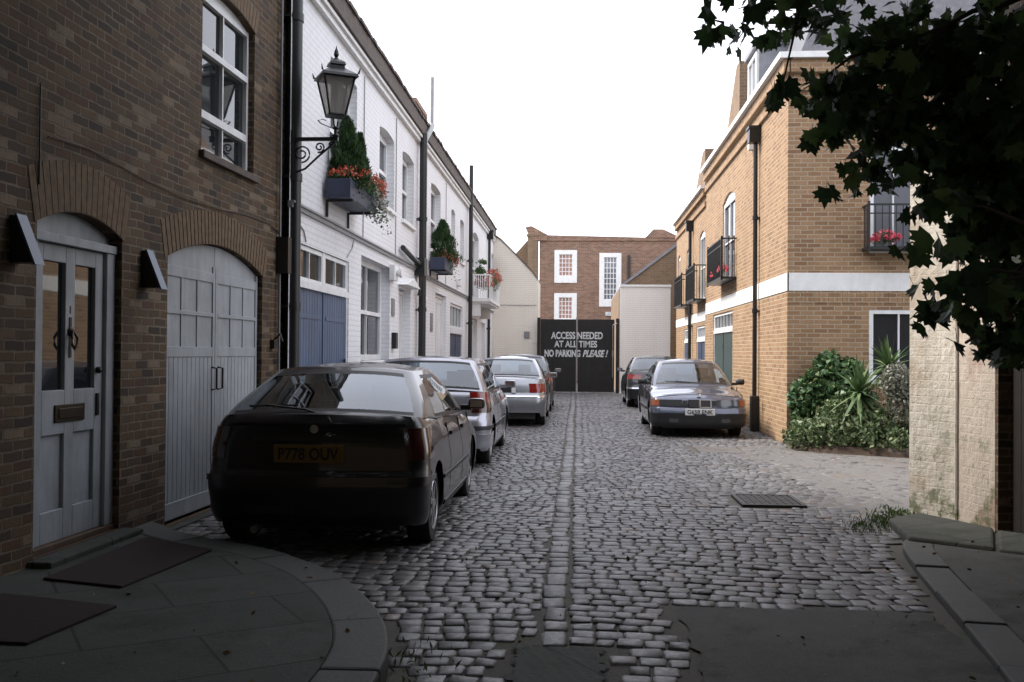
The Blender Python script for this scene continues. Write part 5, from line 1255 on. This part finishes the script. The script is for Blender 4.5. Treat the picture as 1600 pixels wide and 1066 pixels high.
        def weld(o, d=.0008):
            bm = bmesh.new(); bm.from_mesh(o.data); bmesh.ops.remove_doubles(bm, verts=bm.verts, dist=d); bmesh.ops.recalc_face_normals(bm, faces=bm.faces); bm.to_mesh(o.data); bm.free()
            o.data.polygons.foreach_set('use_smooth', [True] * len(o.data.polygons)); o.data.set_sharp_from_angle(angle=R(38)); return o
        s.b = weld(obj('body', mb, [P['paint'], 'plastic'], s.t, local=True))
        for k, v in wins.items(): weld(obj('side_window' if k.startswith('side') else k, v, 'car_glass', s.t, local=True))
        # dark underside, wheel wells
        mb = MB(); w2 = s.W / 2
        mb.box(-w2 + .22, w2 - .22, -s.L / 2 + .20, s.L / 2 - .22, .17, .60); mb.box(-w2 + .05, w2 - .05, s.yw[0] + s.R + .08, s.yw[1] - s.R - .08, .17, .5)
        obj('underbody', mb, 'plastic', s.t, local=True)
        # seats
        zb_ = lin(P['deck'], 0)
        for yy in (G['roof_r'] + .35, G['roof_f'] - .45):
            for sx in (-1, 1):
                mb = MB(); x0 = sx * wr * .58
                mb.box(x0 - .22, x0 + .22, yy - .08, yy + .06, .5, zb_ + .10); mb.box(x0 - .12, x0 + .12, yy - .09, yy + .01, zb_ + .13, zb_ + .30); mb.box(x0 - .05, x0 - .03, yy - .05, yy - .03, zb_ + .08, zb_ + .15); mb.box(x0 + .03, x0 + .05, yy - .05, yy - .03, zb_ + .08, zb_ + .15)
                obj('seat', mb, 'interior', s.t, local=True, bevel=.03)
        # wheels
        for yw in s.yw:
            for sx in (1, -1): s.wheel(sx, yw)
    def wheel(s, sx, yw):
        R_, xo = s.R, s.W / 2 - .035; tw = .185; mb = MB()
        prof = [(R_ * .62, -tw), (R_ * .9, -tw), (R_ * .985, -tw + .02), (R_, -tw + .05), (R_, -.05), (R_ * .985, -.018), (R_ * .93, -.002), (R_ * .72, .0), (R_ * .66, -.012)]
        prof = [(r, (xo + h) * 1) for r, h in prof]
        mb.lathe(prof, (0, 0, R_), 'x', 32, True); mb.v = [(x * sx, y + yw, z) for x, y, z in mb.v]
        w = obj('wheel', mb, 'rubber', s.t, local=True, smooth=True, auto=40)
        mb = MB(); mb.lathe([(R_ * .67, xo - .012), (R_ * .645, xo + .002), (R_ * .60, xo - .004), (R_ * .58, xo - .05)], (0, 0, R_), 'x', 32, False)
        mb.lathe([(.06, xo - .03), (.055, xo + .0), (.0, xo + .004)], (0, 0, R_), 'x', 16, False)
        ns = s.P.get('spokes', 7)
        for k in range(ns):
            a = 2 * math.pi * k / ns; ca, sa = math.cos(a), math.sin(a)
            v = []
            for r, hw, xx in ((.045, .022, .0), (R_ * .60, .030, -.006)):
                for ss in (-1, 1): 
                    for dx in (0, -.03): v.append((xo - .004 + xx + dx, ca * r - sa * hw * ss, R_ + sa * r + ca * hw * ss))
            mb.add(v, [(0, 2, 6, 4), (1, 5, 7, 3), (0, 4, 5, 1), (2, 3, 7, 6), (4, 6, 7, 5)])
        mb.v = [(x * sx, y + yw, z) for x, y, z in mb.v]; obj('rim', mb, 'rim', w, local=True)
        mb = MB(); mb.lathe([(0, xo - .06), (R_ * .62, xo - .06)], (0, 0, R_), 'x', 24, False); mb.v = [(x * sx, y + yw, z) for x, y, z in mb.v]; obj('brake_disc', mb, 'plastic', w, local=True)
    # ---- details
    def mirror(s, yq, z, mat=None):
        for sx in (1, -1):
            x0 = s.W / 2 - .02; mb = MB()
            mb.box(x0 - .06, x0 + .05, yq - .02, yq + .04, z - .02, z + .03)
            xc = x0 + .10; prof = [(.35, -.045), (.9, -.04), (1.0, -.01), (.92, .035), (.6, .065), (.1, .075)]; v = []
            for r_, h_ in prof:
                for k in range(20):
                    t = 2 * math.pi * k / 20; c_, s_ = math.cos(t), math.sin(t)
                    v.append((xc + .085 * r_ * math.copysign(abs(c_) ** .45, c_), yq + h_, z + .045 + .055 * r_ * math.copysign(abs(s_) ** .45, s_)))
            mb.add(v, [(i * 20 + k, i * 20 + (k + 1) % 20, (i + 1) * 20 + (k + 1) % 20, (i + 1) * 20 + k) for i in range(5) for k in range(20)] + [tuple(range(20)), tuple(range(100, 120))])
            mb.v = [(x * sx, y, z_) for x, y, z_ in mb.v]; mm = obj('door_mirror', mb, mat or s.P['paint'], s.t, local=True, smooth=True, auto=50)
            mb = MB(); mb.box((xc - .062) * sx, (xc + .062) * sx, yq - .048, yq - .0455, z + .010, z + .080)
            obj('mirror_glass', mb, 'chrome', mm, local=True)
    def plate(s, end, z, txt, mat, w=.52, h=.11, x=0):
        y = (-s.L / 2 + lin(s.P['rear'], z) - .016) if end == 'rear' else (s.L / 2 - lin(s.P['front'], z) + .016); sg = -1 if end == 'rear' else 1
        T = (lambda n, u, zz: (u, y - n, zz)) if end == 'rear' else (lambda n, u, zz: (-u, y + n, zz))
        mb = MB(); mb.box(-.03, 0, x - w / 2, x + w / 2, z - h / 2, z + h / 2, T); p = obj('number_plate', mb, mat, s.t, local=True, bevel=.003)
        if txt: text_part('plate_lettering', txt, T, x - w * .43, x + w * .43, z - h * .34, z + h * .34, .0035, 'ink', p, bold=.02)
        return p
    def seam(s, q0, q1, z0, z1, side=1, mat='plastic', name='door_seam'):
        return s.patch(name, q0, q1, z0, z1, mat, .0015, side, max(1, int(abs(q1 - q0) * 30)), 10)
    def wiper(s, y, z, ln=.45):
        G = s.P['gh']; mb = MB(); mb.tube([(0, y, z), (-.1, y + .02, z + .03), (-ln, y + .05, z + .06)], .009, 5); mb.tube([(-ln - .12, y + .045, z + .05), (-ln + .25, y + .06, z + .06)], .007, 5); obj('wiper', mb, 'plastic', s.t, local=True)
    def qy(s, y): # flank fraction at a given y
        yr = -s.L / 2 + lin(s.P['rear'], .6) + s.br + s.rr; yf = s.L / 2 - lin(s.P['front'], .6) - s.bf - s.rf; return 2 + (y - yr) / (yf - yr)

WP = [(.15, .93), (.30, .985), (.55, 1.0), (.75, .985), (.95, .95), (1.1, .92)]
# ---- nearest car: dark plum hatchback, seen from its tail
ca = Car('parked_car', 'dark plum black hatchback parked nearest, beside the white garage doors', (-1.93, 9.15, 0), dict(
    L=4.02, W=1.69, wb=2.54, ro=.68, R=.295, paint='car_dark', sill=.21, valance=.22, rr=.20, br=.05,
    rear=[(.15, .10), (.34, .03), (.50, 0), (.575, .01), (.60, .06), (.75, .065), (.95, .10), (1.05, .14)],
    front=[(.15, .10), (.45, 0), (.60, .06), (.80, .35)], wprof=WP, round=.045,
    deck=[(-2.0, 1.02), (-1.6, 1.00), (-.8, .955), (.6, .90), (.95, .89), (1.5, .80), (1.95, .66)],
    gh=dict(screen=1.05, roof_f=.30, roof_r=-1.12, tail=-1.80, z=1.375, wb=.775, wr=.56, side=[(.20, .47), (.50, .90)], rr=.12, br=.10, rbul=.05)))
for sd_ in (1, -1):
    ca.patch('tail_light', 1.15, 2.045, .70, .93, 'dark_lens', .006, sd_); ca.patch('rub_strip', 2.20, 2.70, .475, .505, 'plastic', .014, sd_, 20, 1)
    for y_ in (-.62, .25, 1.13): ca.seam(ca.qy(y_), ca.qy(y_) + .004, .32, .90, sd_)
    for y_ in (-.50, .40): ca.patch('door_handle', ca.qy(y_), ca.qy(y_ + .15), .79, .82, 'plastic', .02, sd_, 3, 1)
    ca.patch('sill_strip', 2.24, 2.72, .235, .275, 'plastic', .012, sd_, 20, 1)
    ca.patch('bumper_strip', 0, 2.06, .535, .575, 'car_dark', .010, sd_, 24, 2)
    ca.patch('boot_seam', 0, 1.2, .955, .965, 'plastic', .0015, sd_, 16, 1)
    ca.patch('boot_seam', 0, 1.1, .615, .625, 'plastic', .0015, sd_, 16, 1)
ca.mirror(.82, .94); ca.plate('rear', .745, 'P778 OUV', 'plate_y', .52, .13, -.03); ca.wiper(-1.80, 1.03, .42)
mb = MB(); mb.lathe([(.0, -.008), (.032, -.008), (.032, 0)], (0, 0, 0), 'x', 14, False); mb.v = [(b + 0, -2.01 + .10 + a - .005, c + .925) for a, b, c in mb.v]; obj('badge', mb, 'chrome', ca.t, local=True)
mb = MB(); mb.tube([(-.42, -1.80, .20), (-.42, -2.0, .19)], .028, 10); obj('exhaust_pipe', mb, 'grey_metal', ca.t, local=True)
ca.patch('plate_lamp_bar', 0, .75, .83, .865, 'plastic', .016, 1, 8, 1); ca.patch('plate_lamp_bar', 0, .75, .83, .865, 'plastic', .016, -1, 8, 1)
for sd_ in (1, -1): ca.patch('fuel_flap' if sd_ > 0 else 'bumper_slot', ca.qy(-1.55) if sd_ > 0 else .2, ca.qy(-1.38) if sd_ > 0 else .8, .74 if sd_ > 0 else .30, .88 if sd_ > 0 else .36, 'car_dark' if sd_ > 0 else 'plastic', .003, sd_, 4, 3)
# ---- silver hatchback behind it
cb = Car('parked_car', 'silver hatchback with red tail lamps parked between the plum car and the silver saloon', (-1.98, 14.7, 0), dict(
    L=4.15, W=1.72, wb=2.51, ro=.78, R=.305, paint='car_silver', sill=.22, valance=.26, rr=.22, br=.05,
    rear=[(.15, .12), (.30, .04), (.50, 0), (.62, .02), (.68, .07), (.95, .10), (1.05, .14)],
    front=[(.15, .10), (.45, 0), (.60, .06), (.80, .3)], wprof=WP, round=.04,
    deck=[(-2.05, 1.00), (-1.6, .98), (-.8, .955), (.6, .93), (.95, .92), (1.5, .84), (2.0, .70)],
    gh=dict(screen=1.05, roof_f=.35, roof_r=-1.62, tail=-1.93, z=1.42, wb=.79, wr=.60, side=[(.12, .30), (.33, .58), (.61, .92)], rr=.10, br=.06, rbul=.03)))
for sd_ in (1, -1):
    cb.patch('tail_light', 1.02, 2.07, .86, .98, 'red_lens', .008, sd_, 10, 4); cb.patch('tail_light', 1.02, 2.05, .72, .855, 'dark_lens', .008, sd_, 10, 4)
    cb.patch('bumper', 0, 2.12, .27, .45, 'car_silver', .012, sd_, 24, 6); cb.patch('bumper_strip', 0, 2.10, .50, .55, 'plastic', .012, sd_, 24, 2)
    for y_ in (-.62, .25, 1.13): cb.seam(cb.qy(y_), cb.qy(y_) + .004, .32, .90, sd_)
    cb.patch('rub_strip', 2.2, 2.7, .48, .53, 'plastic', .012, sd_, 20, 1)
cb.mirror(.80, .97); cb.plate('rear', .72, 'T412 KLR' if False else None, 'plate_y'); cb.wiper(-1.93, 1.02, .4)
# ---- silver saloon
cc = Car('parked_car', 'pale silver saloon with blue reflecting rear window parked third in the left line', (-1.47, 22.0, 0), dict(
    L=4.45, W=1.70, wb=2.62, ro=.95, R=.30, paint='car_silver_warm', sill=.22, valance=.30, rr=.22, br=.07,
    rear=[(.15, .12), (.30, .05), (.50, 0), (.62, .02), (.66, .06), (.92, .10)],
    front=[(.15, .10), (.45, 0), (.60, .06), (.80, .3)], wprof=WP, round=.05,
    deck=[(-2.2, .97), (-1.4, .985), (-.8, .96), (.6, .92), (.95, .91), (1.6, .82), (2.15, .68)],
    gh=dict(screen=1.10, roof_f=.40, roof_r=-.85, tail=-1.45, z=1.395, wb=.77, wr=.57, side=[(.14, .48), (.51, .92)], rr=.12, br=.08, rbul=.04)))
for sd_ in (1, -1):
    cc.patch('tail_light', .85, 2.05, .70, .88, 'red_lens', .008, sd_, 12, 4); cc.patch('bumper_strip', 0, 2.1, .60, .635, 'chrome', .012, sd_, 24, 2)
    for y_ in (-.7, .2, 1.13): cc.seam(cc.qy(y_), cc.qy(y_) + .004, .32, .90, sd_)
    cc.patch('boot_seam', 0, .84, .665, .675, 'plastic', .0015, sd_, 16, 1)
cc.mirror(.85, .95); cc.plate('rear', .765, None, 'plastic', .54, .13, -.06)
mb = MB(); mb.box(.17, .25, -2.225 + .03, -2.225 + .045, .70, .80); obj('sticker', mb, 'sticker', cc.t, local=True)
# ---- darker car at the far left
cd = Car('parked_car', 'dark grey silver car farthest away on the left, half hidden by the saloon', (-1.46, 26.9, 0), dict(
    L=4.2, W=1.70, wb=2.55, ro=.80, R=.30, paint='car_slate', sill=.22, valance=.26, rr=.2,
    rear=[(.15, .12), (.50, 0), (.66, .06), (.95, .12)], front=[(.15, .10), (.45, 0), (.60, .06), (.80, .3)], wprof=WP,
    deck=[(-2.05, 1.0), (-.8, .96), (.95, .91), (1.5, .82), (2.0, .68)],
    gh=dict(screen=1.05, roof_f=.35, roof_r=-1.3, tail=-1.75, z=1.44, wb=.77, wr=.58, side=[(.12, .46), (.49, .92)])))
cd.mirror(.8, .97); cd.patch('tail_light', 1.1, 2.05, .75, .95, 'red_lens'); cd.patch('tail_light', 1.1, 2.05, .75, .95, 'red_lens', side=-1); cd.plate('rear', .55, None, 'plate_y')
# ---- steel grey saloon facing us on the right
ce = Car('parked_car', 'steel blue grey saloon facing the viewer beside the yellow brick house', (2.17, 19.95, 0), dict(
    L=4.43, W=1.68, wb=2.70, ro=.95, R=.305, paint='car_steel', sill=.22, valance=.20, rr=.2, rf=.20, bf=.07,
    rear=[(.15, .12), (.50, 0), (.66, .06), (.95, .12)],
    front=[(.15, .10), (.28, .02), (.45, 0), (.52, .02), (.545, .065), (.70, .085), (.76, .16)], wprof=WP, round=.05, crown=.045,
    deck=[(-2.2, .94), (-1.4, .97), (-.6, .94), (.5, .90), (.85, .89), (1.4, .83), (2.0, .735), (2.15, .70)],
    gh=dict(screen=1.02, roof_f=.32, roof_r=-.95, tail=-1.50, z=1.375, wb=.755, wr=.55, side=[(.14, .48), (.51, .92)])), R(180))
for sd_ in (1, -1):
    ce.patch('headlight', 3.78, 4.52, .575, .685, 'clear_lens', .006, sd_, 10, 3); ce.patch('indicator', 2.985, 3.76, .575, .685, 'amber_lens', .008, sd_, 8, 3)
    ce.patch('bumper', 2.93, 5, .21, .44, 'plastic', .014, sd_, 26, 6); ce.patch('bumper_top', 2.93, 5, .45, .525, 'car_steel', .012, sd_, 26, 2)
    ce.patch('fog_light', 4.15, 4.40, .29, .36, 'clear_lens', .020, sd_, 3, 2)
    ce.patch('kidney_grille', 4.70, 4.975, .562, .68, 'plastic', .013, sd_, 5, 3); ce.patch('grille_surround', 4.68, 4.995, .552, .688, 'chrome', .007, sd_, 5, 3)
    ce.patch('front_grille', 4.53, 4.67, .58, .675, 'plastic', .004, sd_, 4, 3)
    for y_ in (-.7, .2, 1.13): ce.seam(ce.qy(y_), ce.qy(y_) + .004, .32, .88, sd_)
    ce.patch('rub_strip', 2.2, 2.75, .45, .50, 'plastic', .012, sd_, 20, 1)
    mb = MB()
    for k in range(9):
        y_ = .98 + .02 * k
    mb.tube([(sd_ * .10 - .05, 1.10, .955), (sd_ * .10 + .25, 1.02, .975), (sd_ * .10 + .42, .98, .985)], .008, 5); obj('wiper', mb, 'plastic', ce.t, local=True)
ce.mirror(.80, .93, 'plastic'); ce.plate('front', .475, 'G659 ENK', 'plate_w', .52, .115)
mb = MB(); mb.lathe([(0, .012), (.04, .010), (.041, -.01)], (0, 2.05, .778), 'z', 16, False); obj('badge', mb, 'chrome', ce.t, local=True)
# ---- dark car behind it, facing away
cf = Car('parked_car', 'black green car facing away at the far right by the cream wall', (2.22, 29.3, 0), dict(
    L=4.3, W=1.72, wb=2.6, ro=.85, R=.31, paint='car_black', sill=.22, valance=.26, rr=.2,
    rear=[(.15, .12), (.30, .04), (.50, 0), (.66, .05), (.95, .12)], front=[(.15, .10), (.45, 0), (.60, .06), (.80, .3)], wprof=WP,
    deck=[(-2.1, 1.0), (-1.5, 1.0), (-.8, .98), (.95, .92), (1.5, .84), (2.0, .70)],
    gh=dict(screen=1.05, roof_f=.35, roof_r=-1.05, tail=-1.62, z=1.42, wb=.78, wr=.60, side=[(.14, .46), (.49, .92)])))
for sd_ in (1, -1):
    cf.patch('tail_light', .75, 2.05, .80, .93, 'red_lens', .008, sd_, 12, 3); cf.patch('bumper_strip', 0, 2.08, .54, .57, 'chrome', .012, sd_, 20, 1); cf.patch('boot_trim', 0, .7, .69, .72, 'chrome', .008, sd_, 10, 1)
cf.mirror(.85, .97, 'plastic'); cf.plate('rear', .62, None, 'plate_y')
